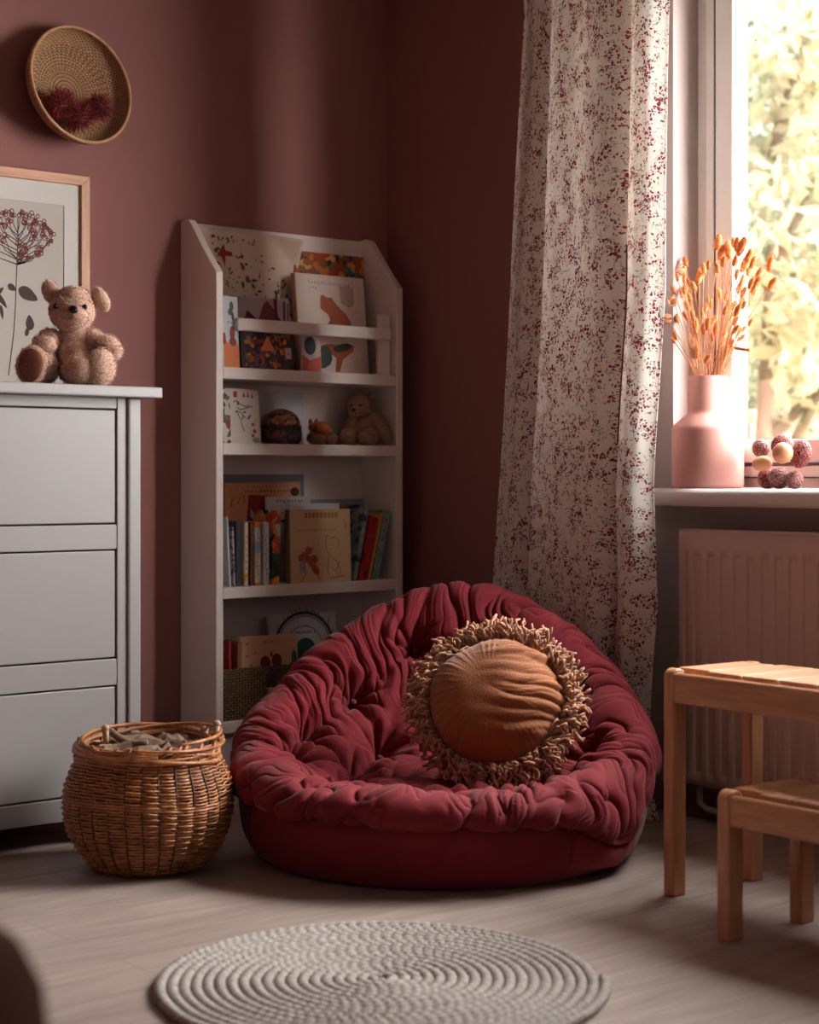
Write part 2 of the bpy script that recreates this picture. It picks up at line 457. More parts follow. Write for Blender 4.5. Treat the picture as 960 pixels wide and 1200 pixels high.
Xf = -.094 + dep + rnd
V = np.stack([Xf, np.broadcast_to(ys[None, :], Xf.shape), np.broadcast_to(zs[:, None], Xf.shape)], -1).reshape(-1, 3)
F = [(j * ny + i, j * ny + i + 1, (j + 1) * ny + i + 1, (j + 1) * ny + i) for j in range(nz - 1) for i in range(ny - 1)]
rl = (-.07, -1.95, .1)
mb = MB().add(V, F); mb.build('front_panel', M['radiator'], rad, True, 0, rl)
MB().box((-.088, RY1, RZ0), (-.082, RY0, RZ1 - .002)).build('panel_back', M['radiator'], rad, False, 0, rl)
MB().box((-.082, RY1 + .004, RZ0 + .02), (-.035, RY0 - .004, RZ1 - .018)).build('convector', M['radiator'], rad, False, .002, rl)
cg = MB().box((-.09, RY1, RZ1 - .016), (-.03, RY1 + .004, RZ1 + .004)).box((-.09, RY0 - .004, RZ1 - .016), (-.03, RY0, RZ1 + .004))
cg.box((-.092, RY1, RZ1 - .002), (-.086, RY0, RZ1 + .004)).box((-.034, RY1, RZ1 - .002), (-.028, RY0, RZ1 + .004))
y = RY0 - .02
while y > RY1:
    cg.box((-.088, y - .006, RZ1 - .002), (-.032, y, RZ1 + .002)); y -= .02
cg.build('top_grille', M['radiator'], rad, False, 0, rl)
MB().box((-.035, -1.55, .2), (-.001, -1.50, .7)).build('bracket', M['radiator'], rad, False, 0, rl)
MB().box((-.035, -2.42, .2), (-.001, -2.37, .7)).build('bracket', M['radiator'], rad, False, 0, rl)
pb = MB().tube([(-.06, -1.36, .13), (-.06, -1.36, .05), (-.055, -1.38, .035), (-.05, -1.45, .03), (-.05, -2.9, .03)], .009, 10)
pb.build('pipe', M['radiator'], rad, True, 0, rl)

# ------------------------------------------------------------------ dresser
DX1, DYF, DTOP = -1.277, -.58, 1.127
DX0 = -2.25
dl = (-1.76, -.3, 0)
dr = thing('dresser', 'tall pale grey painted dresser with flat drawer fronts against the mauve wall', 'dresser', dl)
gp = M['grey_paint']
MB().box((DX0 - .035, DYF - .03, DTOP - .027), (DX1 + .045, -.005, DTOP)).build('top', gp, dr, False, .004, dl)
bd = MB()
bd.box((DX1 - .04, -.02, .06), (DX1, DYF + .06, DTOP - .027)).box((DX0, -.02, .06), (DX0 + .04, DYF + .06, DTOP - .027))
bd.box((DX0, -.03, .06), (DX1, -.016, DTOP - .027)); bd.box((DX0 + .04, DYF + .03, .06), (DX1 - .04, -.03, .08))
bd.build('carcass', gp, dr, False, 0, dl)
MB().box((DX0 + .05, DYF + .02, .08), (DX1 - .05, DYF + .026, DTOP - .03)).build('gap_shade_sheet', M['gap_shade'], dr, False, 0, dl)  # dark sheet behind the drawer fronts, painting the shade in their gaps
for x in (DX1 - .036, DX0):
    MB().box((x, DYF, 0.0), (x + .036, DYF + .06, DTOP - .027)).build('corner_post', gp, dr, False, .005, dl)
    MB().box((x + .001, -.06, 0.0), (x + .035, -.012, DTOP - .027)).build('rear_leg', gp, dr, False, .003, dl)
dz = [(1.068, .788), (.719, .454), (.381, .122)]
xr = -1.341; xl = DX0 + .115
for x0, x1 in ((xr, DX1 - .036), (DX0 + .036, xl)):
    MB().box((x0, DYF + .008, .045), (x1, DYF + .03, DTOP - .027)).build('stile', gp, dr, False, .002, dl)
for z1, z0 in ((DTOP - .027, 1.072), (.784, .723), (.450, .385)):
    MB().box((xl, DYF + .010, z0), (xr, DYF + .03, z1)).build('rail', gp, dr, False, .002, dl)
# arched bottom rail
n = 16; top = [(xl, .083), (xr, .083)]
arc = [(xr + (xl - xr) * k / n, .012 + .045 * math.sin(PI * k / n) ** .7 * 0 + (.0)) for k in range(n + 1)]
poly = [(xl, .118)] + [(xl + (xr - xl) * k / n, .042 + .022 * (1 - abs(2 * k / n - 1) ** 6)) for k in range(n + 1)] + [(xr, .118)]
MB().prism(poly, 1, DYF + .008, DYF + .03).build('bottom_rail', gp, dr, False, .002, dl)
for z1, z0 in dz:
    d = MB().box((xl + .004, DYF + .012, z0), (xr - .004, DYF + .03, z1)).build('drawer', gp, dr, False, .003, dl)

# ------------------------------------------------------------------ bookshelf
wp = M['white_paint']
SX0, SX1, SY = -.79, -.093, -.19
T = .025
bl = ((SX0 + SX1) / 2, -.1, 0)
bs = thing('bookshelf', 'tall narrow white bookshelf with scooped sides between dresser and dark corner', 'bookshelf', bl)
def side(x0, x1):
    top = []
    ns = 14
    for k in range(ns + 1):
        u = k / ns                      # from back top to front
        y = -.045 + (SY + .045) * u
        z = 1.655 - .165 * (u ** 1.35) - .02 * math.sin(PI * u) * 1.0
        top.append((y, z))
    poly = [(-.002, 0), (-.002, 1.655), (-.03, 1.658)] + top + [(SY, 1.45), (SY, 0)]
    return MB().prism(poly, 0, x0, x1)
for x0 in (SX0, SX1 - T):
    side(x0, x0 + T).build('side_panel', wp, bs, False, .003, bl)
ix0, ix1 = SX0 + T, SX1 - T
MB().box((ix0, -.014, .06), (ix1, -.003, 1.652)).build('back_panel', wp, bs, False, .002, bl)
SH = [.198, .585, 1.0, 1.219]
for z in SH:
    MB().box((ix0, SY + .002, z - .034), (ix1, -.014, z)).build('shelf', wp, bs, False, .003, bl)
MB().box((ix0 + .052, SY + .002, 1.326), (ix1 - .02, SY + .02, 1.363)).build('book_rail', wp, bs, False, .004, bl)
for x in (ix1 - .055,):
    MB().box((x, SY + .02, 1.219), (x + .045, SY + .034, 1.405)).build('rail_post', wp, bs, False, .004, bl)
MB().box((ix0, SY + .03, 0), (ix1, SY + .045, .164)).build('plinth', wp, bs, False, .001, bl)

# ------------------------------------------------------------------ curtain
CZ0, CZ1 = .012, 2.45
prof_l = [(-10, 613), (0, 613), (250, 602), (500, 590), (690, 579), (960, 572)]
prof_r = [(-10, 776), (0, 776), (250, 772), (350, 772), (480, 763), (570, 758), (700, 762), (800, 754), (870, 750), (910, 753), (960, 770)]
zt = np.linspace(CZ0, CZ1, 260)
CX = -.205
yl = []; yr = []
for z in zt:
    # pixel row where the height z is seen near the curtain's depth
    Y = HZ - (z - CAM.z) * FPX / 4.75
    xl_ = np.interp(Y, [p[0] for p in prof_l], [p[1] for p in prof_l])
    xr_ = np.interp(Y, [p[0] for p in prof_r], [p[1] for p in prof_r])
    yl.append(at_x(xl_, 0, CX + .02).y); yr.append(at_x(xr_, 0, CX).y)
yl = np.array(yl); yr = np.array(yr)
nu = 420; U = np.linspace(0, 1, nu)
# cross-section: front offset of the folds, key points in u
ku = [0, .06, .14, .22, .27, .285, .33, .42, .52, .62, .70, .755, .79, .805, .84, .90, .95, 1.0]
kx = [.020, .004, -.006, .010, .056, .056, -.022, -.046, -.036, -.044, -.034, -.006, .040, .030, -.006, -.022, -.006, .030]
fx = np.interp(U, ku, kx)
ker = np.hanning(19); ker /= ker.sum(); fx = np.convolve(np.pad(fx, 9, 'edge'), ker, 'valid')
kyu = [0, .27, .30, .79, .82, 1]; kyv = [0, .275, .262, .805, .79, 1]
fy = np.interp(U, kyu, kyv)
Z, UU = np.meshgrid(zt, U, indexing='ij')
hfac = np.clip((Z - .2) / 1.2, .0, 1)
wv = perlin(UU * 5 + .3 * Z, Z * .9, 3.1) * .014 + perlin(UU * 14, Z * 1.6, 7.7) * .005 + perlin(UU * 26 + Z * 3, Z * 5, 1.2) * .0022
fold2 = .008 * np.sin(UU * 2 * PI * 5.2 + .5 + .8 * perlin(Z * .8, UU * 2, .5)) * np.clip((1.7 - Z) / 1.4, 0.15, 1)
XX = CX + fx[None, :] * (0.75 + .35 * hfac) + wv + fold2
YY = yl[:, None] + (yr - yl)[:, None] * (fy[None, :] + .012 * perlin(UU * 4, Z * 1.3, 9.0))
XX = np.minimum(XX, -.142)
ZZ = Z + 0 * UU
Ulen = UU * 1.10
V = np.stack([XX, YY, ZZ], -1).reshape(-1, 3); uv = np.stack([Ulen, Z], -1).reshape(-1, 2)
nr = len(zt)
F = [(j * nu + i, j * nu + i + 1, (j + 1) * nu + i + 1, (j + 1) * nu + i) for j in range(nr - 1) for i in range(nu - 1)]
t = NT('floral_curtain')
uvn = t.n('ShaderNodeTexCoord'); uvo = uvn.outputs['UV']
wn = t.n('ShaderNodeTexNoise'); wn.inputs['Scale'].default_value = 26; wn.inputs['Detail'].default_value = 2; t.l(uvo, wn.inputs['Vector'])
vm = t.n('ShaderNodeVectorMath'); vm.operation = 'MULTIPLY_ADD'; t.l(wn.outputs['Color'], vm.inputs[0]); vm.inputs[1].default_value = (.028, .028, 0); t.l(uvo, vm.inputs[2])
wv_ = vm.outputs[0]
clus = t.noise(uvo, 17, 3, .6)
def dots(scale, size, lo, off):
    mp = t.n('ShaderNodeMapping'); mp.inputs['Location'].default_value = (off, off * 1.7, 0); mp.inputs['Scale'].default_value = (.88, .98, 1); t.l(wv_, mp.inputs['Vector'])
    vr = t.n('ShaderNodeTexVoronoi'); vr.voronoi_dimensions = '2D'; vr.inputs['Scale'].default_value = scale; t.l(mp.outputs[0], vr.inputs['Vector'])
    sp = t.n('ShaderNodeSeparateColor'); t.l(vr.outputs['Color'], sp.inputs[0])
    thr = t.math('MULTIPLY', sp.outputs[0], size)
    a = t.math('LESS_THAN', vr.outputs['Distance'], thr)
    c2 = t.math('GREATER_THAN', t.math('ADD', clus, t.math('MULTIPLY', sp.outputs[1], .22)), lo)
    return t.math('MULTIPLY', a, c2), sp.outputs[2]
d1, c1 = dots(124, .58, .640, 0)
d2, c2 = dots(150, .52, .675, 3.3)
tw = t.n('ShaderNodeTexNoise'); tw.inputs['Scale'].default_value = 44; tw.inputs['Detail'].default_value = 2.5; t.l(uvo, tw.inputs['Vector'])
ln = t.math('LESS_THAN', t.math('ABSOLUTE', t.math('SUBTRACT', tw.outputs['Fac'], .5)), .0135)
ln = t.math('MULTIPLY', ln, t.math('GREATER_THAN', t.noise(uvo, 30, 1), .50))
base = t.mix(ln, srgb(240, 234, 229), srgb(150, 136, 126))
redc = t.ramp(c1, [(.2, srgb(150, 44, 62)), (.5, srgb(176, 66, 82)), (.8, srgb(126, 62, 62)), (.95, srgb(112, 100, 88))])
base = t.mix(d2, base, srgb(128, 92, 86))
base = t.mix(d1, base, redc)
t.col(base)
weave = t.noise(uvo, 900, 1)
M['curtain'] = t.fin(.85, .15, t.bump(weave, .15, .0006), .15, .34)
mb = MB().add(V, F); mb.uv = uv
cl = (CX, -.97, 0)
cu = mb.build('curtain', M['curtain'], None, True, 0, cl)
so = cu.modifiers.new('thick', 'SOLIDIFY'); so.thickness = .0015; so.offset = 0
tag(cu, 'long white curtain with small red floral print hanging beside the window', 'curtain')
# double stitched edge of overlapping cloth, its shadow coloured in as a dark cord
sm = MB(); P = []
for Y in np.linspace(292, 520, 60):
    j = int(np.argmin(np.abs(zt - (CAM.z + (HZ - Y) * 4.68 / FPX)))); i = int(.845 * nu)
    P.append((XX[j, i] - .0035, YY[j, i], zt[j]))
sm.tube(P, .0026, 6)
sm.build('seam', plain('seam_shadow', srgb(96, 72, 74), .8), cu, True, 0, cl)

# ------------------------------------------------------------------ bean bag
def velvet(name, c1, c2, rough=.75, sheen=.35, bsc=320, bst=.12):
    t = NT(name); v = t.coords()
    n = t.noise(v, 7, 4, .6)
    t.col(t.ramp(n, [(.3, c1), (.7, c2)]))
    return t.fin(rough, .25, t.bump(t.noise(v, bsc, 2), bst, .0008), sheen)
M['bag'] = velvet('burgundy_velvet', srgb(104, 19, 29), srgb(122, 26, 38), .82, .10)
M['bag_btn'] = velvet('burgundy_button', srgb(96, 20, 32), srgb(108, 26, 40))
BC = (-.792, -1.174, 0.0); BR = .495
def smooth(x): x = np.clip(x, 0, 1); return x * x * (3 - 2 * x)
NPH = 1080
PHI = np.arange(NPH) * 2 * PI / NPH
ph0 = math.radians(8)
q = (1 + np.cos(PHI - ph0)) / 2
zc = .208 + .392 * q ** 2.2
zs_ = .150 + .20 * q ** 1.9
gap = np.exp(-((PHI - math.radians(128)) / .26) ** 2)
zs_ = zs_ * (1 - .55 * gap)
zb = .176 + .004 * q
def L(a, b): return a + (b - a) * q
ctrl = [ (0*q, 0*q), (.5+0*q, 0*q), (.83+0*q, .0*q), (.93+0*q, .018+0*q), (.985+0*q, .45*zs_), (1.0+0*q, .8*zs_), (.99+0*q, zs_) ]
NB = len(ctrl)
h = zc - zs_
ctrl += [ (1.012+0*q, zs_+.22*h), (1.005+0*q, zs_+.55*h), (.965+0*q, zs_+.84*h), (.885+0*q, zc),
          (L(.79,.79), zc-.04*(zc-zb)-.005*(1-q)), (L(.70,.70), zb+(zc-zb)*L(.65,.70)), (L(.60,.57), zb+(zc-zb)*L(.38,.36)),
          (L(.48,.44), zb+(zc-zb)*L(.15,.12)), (L(.33,.28), zb+.004*0*q), (.15+0*q, zb-.004), (0*q, zb-.004) ]
CR = np.array([c[0] for c in ctrl]); CZ = np.array([c[1] for c in ctrl])     # (nc, NPH)
# the middle of the dish is a single point a little forward of the centre: shift by ring
def catmull(C, s):
    n = len(C); i = np.clip(np.floor(s).astype(int), 0, n - 2); f = (s - i)[:, None]
    p0 = C[np.maximum(i - 1, 0)]; p1 = C[i]; p2 = C[i + 1]; p3 = C[np.minimum(i + 2, n - 1)]
    return .5 * ((2 * p1) + (-p0 + p2) * f + (2*p0 - 5*p1 + 4*p2 - p3) * f**2 + (-p0 + 3*p1 - 3*p2 + p3) * f**3)
s_base = np.concatenate([np.linspace(0, 2, 5)[:-1], np.linspace(2, NB - 1, 60)])
s_top = np.linspace(NB - 1, len(ctrl) - 1, 430)
def surf(s):
    R = catmull(CR, s) * BR; Zz = catmull(CZ, s)
    zm = float(zb.mean()) - .004
    k = smooth((s - (len(ctrl) - 3.2)) / 2.4)[:, None]
    Zz = Zz * (1 - k) + zm * k
    # shift of the dish centre towards the front
    sh = smooth((s - (NB + 3)) / 5.0)[:, None] * -.055
    ca, sa = np.cos(PHI)[None, :], np.sin(PHI)[None, :]
    xr_ = R * sa; xb = R * ca + sh         # right, back
    return np.stack([xr_, xb, Zz], -1)
def grid_normals(P):
    du = np.roll(P, -1, 1) - np.roll(P, 1, 1); dv = np.gradient(P, axis=0)
    n = np.cross(du, dv); l = np.linalg.norm(n, axis=-1, keepdims=True); n = n / np.maximum(l, 1e-9)
    return n
PT = surf(s_top); NTp = grid_normals(PT)
# make sure normals look outwards (up on the crest)
if NTp[int(len(s_top) * .35), 0, 2] < 0: NTp = -NTp
S, PH = np.meshgrid(s_top, PHI, indexing='ij')
def at_sp(s, ph):
    j = int(round((ph % (2 * PI)) / (2 * PI) * NPH)) % NPH; i = int(np.argmin(np.abs(s_top - s))); return PT[i, j], NTp[i, j]
btn = []; ringA = []; ringB = []
for k in range(13):
    ph = 2 * PI * (k + .5) / 13 + .08 * math.sin(k * 2.3); ringA.append((12.1 + .25 * math.sin(k * 1.9), ph))
for k in range(9):
    ph = 2 * PI * (k + .1) / 9 + .1 * math.sin(k * 3.1); ringB.append((14.0 + .2 * math.sin(k * 2.9), ph))
ringC = [(15.4, .7), (15.4, 2.8), (15.4, 4.9)]
btn = ringA + ringB + ringC
BP = [at_sp(*b) for b in btn]
disp = np.zeros_like(S)
dmin = np.full(S.shape, 9.0)
# puffs between the buttons
P3 = PT
for (p, nn) in BP:
    d = np.linalg.norm(P3 - p, axis=-1); dmin = np.minimum(dmin, d)
disp += -.058 * np.exp(-(dmin / .032) ** 1.15) + .018 * smooth(dmin / .08)
def seg(a, b, amp, wid):
    a_, b_ = a, b; ab = b_ - a_; t_ = np.clip(((P3 - a_) @ ab) / ab.dot(ab), 0, 1)
    d = np.linalg.norm(P3 - (a_ + t_[..., None] * ab), axis=-1)
    return -amp * np.exp(-(d / wid) ** 1.3)
nA, nB_ = len(ringA), len(ringB)
pairs = [(k, (k + 1) % nA) for k in range(nA)] + [(nA + k, nA + (k + 1) % nB_) for k in range(nB_)]
for k in range(nB_):
    ph = ringB[k][1]
    ds = sorted(range(nA), key=lambda a: abs((ringA[a][1] - ph + PI) % (2 * PI) - PI))[:2]
    pairs += [(nA + k, a) for a in ds]
cre = np.zeros_like(S)
for a, b in pairs: cre = np.minimum(cre, seg(BP[a][0], BP[b][0], .024, .013))
disp += cre
# gathers running across the rim
arc = PH * BR * .95
rim = smooth((S - (NB - 1)) / .5) * (1 - smooth((S - 11.6) / 1.8))
wx = perlin(PT[..., 0] * 7, PT[..., 1] * 7, PT[..., 2] * 7 + 4) * .085 + .012 * (S - 10)
wx2 = perlin(PT[..., 0] * 16, PT[..., 1] * 16, PT[..., 2] * 16 + 9) * .024
def ringnoise(freq, sl, z, warp):
    a = PH + (warp) / BR
    # periodic in angle: sample on a circle
    rr = freq * BR
    return perlin(np.cos(a) * rr, np.sin(a) * rr, S * sl + z)
b1 = np.abs(ringnoise(15, .22, 1.3, wx + wx2)) ** .65
b2 = np.abs(ringnoise(36, .45, 5.1, wx * 1.4 + wx2 * 1.6)) ** .8
b3 = np.abs(ringnoise(75, 1.1, 8.1, wx + wx2 * 2.0))
amp_mod = .65 + .5 * perlin(PT[..., 0] * 4, PT[..., 1] * 4, 2.2)
n1 = ringnoise(15, .22, 1.3, wx + wx2); n2 = ringnoise(36, .45, 5.1, wx * 1.4 + wx2 * 1.6)
disp += rim * (-.010 * np.exp(-np.abs(n1) / .035) - .003 * np.exp(-np.abs(n2) / .05))
disp += rim * amp_mod * (.038 * (b1 - .3) + .007 * (b2 - .25) * (.5 + smooth(perlin(P3[..., 0] * 6, P3[..., 1] * 6, P3[..., 2] * 6 + 7) * 2 + .5)) + .0022 * b3)
# star pleats around each button
inner = smooth((S - 11.0) / 1.0)
star = np.zeros_like(S)
for i, (p, nn) in enumerate(BP):
    d3 = P3 - p; d = np.linalg.norm(d3, axis=-1); mk = d < .11
    t1 = np.cross(nn, (0, 0, 1.0)) if abs(nn[2]) < .95 else np.array([1.0, 0, 0]); t1 /= np.linalg.norm(t1); t2 = np.cross(nn, t1)
    ang = np.arctan2(d3 @ t2, d3 @ t1)
    w_ = np.abs(np.sin(ang * 4.0 + i + 14 * d)) ** .7
    star += np.where(mk, .0170 * (w_ - .6) * np.exp(-((d - .038) / .040) ** 2), 0)
disp += star
seat = smooth((S - 12.6) / 1.5)
disp += seat * (.010 * np.abs(perlin(P3[..., 0] * 22, P3[..., 1] * 30, 3)) + .006 * perlin(P3[..., 0] * 9, P3[..., 1] * 9, 5))
disp += .012 * perlin(P3[..., 0] * 7, P3[..., 1] * 7, P3[..., 2] * 7)
ez = smooth((S - (NB - 1)) / .35); ctr = 1 - smooth((S - (len(ctrl) - 2.0)) / .9)
disp = disp * ez * ctr - .006 * (1 - ez)
PT2 = PT + NTp * disp[..., None]
def to_world(P):
    x = P[..., 0] * RT[0] + P[..., 1] * FW[0]; y = P[..., 0] * RT[1] + P[..., 1] * FW[1]
    return np.stack([x, y, P[..., 2]], -1)
def grid_mesh(P):
    a, b = P.shape[:2]; idx = np.arange(a * b).reshape(a, b); i2 = np.roll(idx, -1, 1)
    F = np.stack([idx[:-1], i2[:-1], i2[1:], idx[1:]], -1).reshape(-1, 4)
    return P.reshape(-1, 3), [tuple(f) for f in F.tolist()]
bag = thing('bean_bag', 'round tufted burgundy velvet floor seat in front of the bookshelf', 'bean bag', BC)
V, F = grid_mesh(to_world(PT2)); MB().add(V, F).build('tufted_cushion', M['bag'], bag)
PB = surf(s_base); NBs = grid_normals(PB)
if (NBs[40, 0] @ np.array([0, 1.0, 0])) < 0: NBs = -NBs
S2, PH2 = np.meshgrid(s_base, PHI, indexing='ij')
side_ = smooth((S2 - 3.2) / .8)
w1 = perlin(PB[..., 0] * 5, PB[..., 1] * 5, PB[..., 2] * 5 + 2) * .012
w2 = -np.abs(perlin(np.cos(PH2) * 11 + 3, np.sin(PH2) * 11, S2 * .35)) * .008
near = np.exp(-((S2 - (NB - 1)) / .55) ** 2)
w3 = near * (np.abs(perlin(np.cos(PH2) * 20, np.sin(PH2) * 20, 2.0)) - .2) * .010
gr_ = -.007 * np.exp(-((PH2 - math.radians(146)) / .012) ** 2)
gapb = np.exp(-((PH2 - math.radians(125)) / .26) ** 2) * .010
D2 = (w1 + w2 + w3 + gr_ + gapb) * side_ - .005 * np.exp(-((S2 - (NB - 1)) / .12) ** 2)
V, F = grid_mesh(to_world(PB + NBs * D2[..., None])); MB().add(V, F).build('base', M['bag'], bag)
# piping along the seam
pi_ = to_world(PB[-1] + NBs[-1] * -.001 + np.array([0, 0, 0.0]))
MB().tube(pi_[::4], .0022, 6, closed=True).build('piping', M['bag_btn'], bag)
pw = to_world(np.array([p + nn * -.040 for p, nn in BP])); nw = to_world(np.array([nn for p, nn in BP]))
for p, nn in zip(pw, nw):
    Mx = Vector(nn).to_track_quat('Z', 'Y').to_matrix()
    MB().ell(p, (.0075, .0075, .004), 12, 8, Mx).build('button', M['bag_btn'], bag)

# ------------------------------------------------------------------ round fringed cushion
t = NT('ochre_velvet'); v = t.coords()
t.col(t.ramp(t.noise(v, 9, 4, .6), [(.3, srgb(132, 74, 36)), (.7, srgb(156, 92, 50))]))
M['ochre'] = t.fin(.7, .25, t.bump(t.noise(v, 300, 3), .7, .003), .28)
M['yarn'] = plain('fringe_yarn', srgb(178, 130, 100), .85, .25, 30, .3, 500, .001, .2)
PR = .160
cp = at_d(581, 823, 4.16)
# frame: normal towards the viewer, tilted up and slightly left
fw = Vector((FW[0], FW[1], 0)); rt = Vector((RT[0], RT[1], 0)); up = Vector((0, 0, 1))
nrm = (-fw * .84 + up * .52 - rt * .17).normalized()
tx = rt - nrm * rt.dot(nrm); tx.normalize(); ty = nrm.cross(tx); ty = -ty if ty.z < 0 else ty
Mc = Matrix((tx, ty, nrm)).transposed()
cbase = cp - nrm * .03
cu_ = thing('round_cushion', 'round ochre velvet cushion with thick brown yarn fringe lying in the burgundy seat', 'cushion', cbase)
nr_, na = 90, 360
rr = np.sin(np.linspace(0, PI, nr_)); hh = np.cos(np.linspace(0, PI, nr_))
A = np.arange(na) * 2 * PI / na
Pp = np.zeros((nr_, na, 3))
rad_ = rr ** .85
Pp[..., 0] = rad_[:, None] * np.cos(A)[None] * PR; Pp[..., 1] = rad_[:, None] * np.sin(A)[None] * PR
Pp[..., 2] = np.where(hh > 0, hh * .098, hh * .05)[:, None] * np.ones(na)[None]
NN = Pp / np.array([PR, PR, .08]) ** 2; NN /= np.linalg.norm(NN, axis=-1, keepdims=True)
X_, Y_ = Pp[..., 0], Pp[..., 1]
wx = perlin(X_ * 8, Y_ * 8, 1.0) * .03
edge = smooth((rad_[:, None] - .35) / .5) * np.ones(na)[None]
# folds sweeping from the right seam to the left across the face
f1 = np.abs(perlin(X_ * 3 + 4, (Y_ + wx + .25 * X_ * X_ * 3) * 26, 2.0)) ** .8
f2 = np.abs(perlin(X_ * 7, (Y_ + wx) * 55, 6.0)) ** .8
rightm = smooth((X_ / PR + .35) / .9)
AA = np.arctan2(Y_, X_)
f3 = np.abs(perlin(np.cos(AA) * 9, np.sin(AA) * 9, 3.0))
dd = rightm * (.030 * (f1 - .2) + .008 * f2) + edge * .008 * (f3 - .2) * (1 - .4 * rightm) + .012 * perlin(X_ * 9, Y_ * 9, 8)
dd *= (np.abs(hh) > .02)[:, None] * 1.0
Pp = Pp + NN * dd[..., None]
def loc2w(P): return P[..., 0:1] * np.array(tx) + P[..., 1:2] * np.array(ty) + P[..., 2:3] * np.array(nrm)
off = np.array(nrm * .03)
V, F = grid_mesh(loc2w(Pp) + off); MB().add(V, F).build('cover', M['ochre'], cu_)
# fringe: bundles of twisted yarn standing out around the edge
rs = np.random.RandomState(5); fr = MB()
for layer in range(4):
    nt = 150
    for k in range(nt):
        a = 2 * PI * (k + rs.uniform(0, 1)) / nt
        ln_ = rs.uniform(.045, .076) * (1.0 if layer < 3 else .7)
        lift = (-.020, .0, .014, .026)[layer] + rs.normal(0, .004)
        ca, sa = math.cos(a), math.sin(a); tilt = rs.normal(0, .5)
        dx, dy = math.cos(a + tilt), math.sin(a + tilt)
        ph = rs.uniform(0, 6.28); am = rs.uniform(.003, .009); n_ = 9; w0 = rs.uniform(1.2, 2.6)
        P = []
        for i in range(n_):
            u = i / (n_ - 1); r_ = PR * .97
            s1 = am * math.sin(ph + u * 2 * PI * w0) * u ** .5; s2 = am * math.cos(ph + u * 2 * PI * w0) * u ** .5
            P.append((ca * r_ + dx * ln_ * u - sa * s1, sa * r_ + dy * ln_ * u + ca * s1, lift * min(1, u * 2.2) + s2 - .006 * u * (layer < 1)))
        P = loc2w(np.array(P)) + off
        R = np.full(n_, rs.uniform(.0024, .0042)); R[-2] *= 1.35; R[-1] *= .8
        fr.tube(P, R, 5)
    # short loops close to the seam
o = fr.build('fringe', M['yarn'], cu_); o['kind'] = 'stuff'
MB().tube(loc2w(np.stack([np.cos(A) * PR * .985, np.sin(A) * PR * .985, 0 * A], -1)[::3]) + off, .005, 8, closed=True).build('edge_cord', M['yarn'], cu_)

# ------------------------------------------------------------------ framed print
f0 = at_y(103, 208, -.045)                      # top right corner of the frame
FXR, FZT = f0.x, f0.z; FZB = DTOP + .0; FXL = FXR - .52
fl = (FXR - .26, -.05, DTOP)
fp = thing('framed_print', 'light wood picture frame holding a dark red flower print behind the teddy bear', 'picture', fl)
bw = .027
lean = Matrix.Identity(4)
def fbox(x0, x1, z0, z1, y0, y1): return MB().box((x0, y0, z0), (x1, y1, z1))
fbar = MB().prism([(FXL, FZT), (FXR, FZT), (FXR - bw, FZT - bw), (FXL + bw, FZT - bw)], 1, -.058, -.036)
fbar.build('frame_rail', M['frame_x'], fp, False, .0015, fl)
MB().prism([(FXL, FZB), (FXR, FZB), (FXR - bw, FZB + bw), (FXL + bw, FZB + bw)], 1, -.058, -.036).build('frame_rail', M['frame_x'], fp, False, .0015, fl)
MB().prism([(FXR, FZB), (FXR, FZT), (FXR - bw, FZT - bw), (FXR - bw, FZB + bw)], 1, -.058, -.036).build('frame_stile', M['frame_z'], fp, False, .0015, fl)
MB().prism([(FXL, FZB), (FXL, FZT), (FXL + bw, FZT - bw), (FXL + bw, FZB + bw)], 1, -.058, -.036).build('frame_stile', M['frame_z'], fp, False, .0015, fl)
M['mat_board'] = plain('mat_board', srgb(206, 200, 196), .85, .01)
M['print_paper'] = plain('print_paper', srgb(186, 176, 170), .85, .02)
M['ink_red'] = plain('ink_red', srgb(104, 22, 26), .7, .1, 30)
M['ink_brown'] = plain('ink_brown', srgb(60, 24, 22), .7, .1, 30)
MB().box((FXL + .01, -.044, FZB + .01), (FXR - .01, -.038, FZT - .01)).build('backing', M['mat_board'], fp, False, 0, fl)
q0 = at_y(75, 241, -.047); AXR, AZT = q0.x, q0.z
AXL, AZB = FXL + (FXR - AXR), FZB + .03
mt = MB(); yA, yB = -.0480, -.0442
mt.box((FXL + .02, yA, AZT), (FXR - .02, yB, FZT - .02)).box((FXL + .02, yA, FZB + .02), (FXR - .02, yB, AZB))
mt.box((FXL + .02, yA, AZB), (AXL, yB, AZT)).box((AXR, yA, AZB), (FXR - .02, yB, AZT))
mt.build('mat_board', M['mat_board'], fp, False, 0, fl)
art = MB().box((AXL - .005, -.0455, AZB - .005), (AXR + .005, -.0442, AZT + .005)).build('print', M['print_paper'], fp, False, 0, fl)
fy = -.0459
def pp(x, y): p = at_y(x, y, fy); return (p.x, p.z)
def ribbon(mb, pts, wd, y=fy, th=.0004):
    pts = np.array(pts, float); Tn = np.gradient(pts, axis=0); Tn /= np.maximum(np.linalg.norm(Tn, axis=1), 1e-9)[:, None]
    Nn = np.stack([-Tn[:, 1], Tn[:, 0]], 1); wd = np.broadcast_to(np.asarray(wd, float), (len(pts),))
    a = pts + Nn * wd[:, None] / 2; b = pts - Nn * wd[:, None] / 2
    V = np.array([(p[0], y, p[1]) for p in a] + [(p[0], y, p[1]) for p in b]); n = len(pts)
    F = [(i, i + 1, n + i + 1, n + i) for i in range(n - 1)]
    V2 = V.copy(); V2[:, 1] += th
    mb.add(V, F); return mb
def blob2(mb, pts, y):
    n = len(pts); c = np.mean(np.array(pts), axis=0)
    V = [(c[0], y, c[1])] + [(p[0], y, p[1]) for p in pts]
    return mb.add(V, [(0, 1 + i, 1 + (i + 1) % n) for i in range(n)])
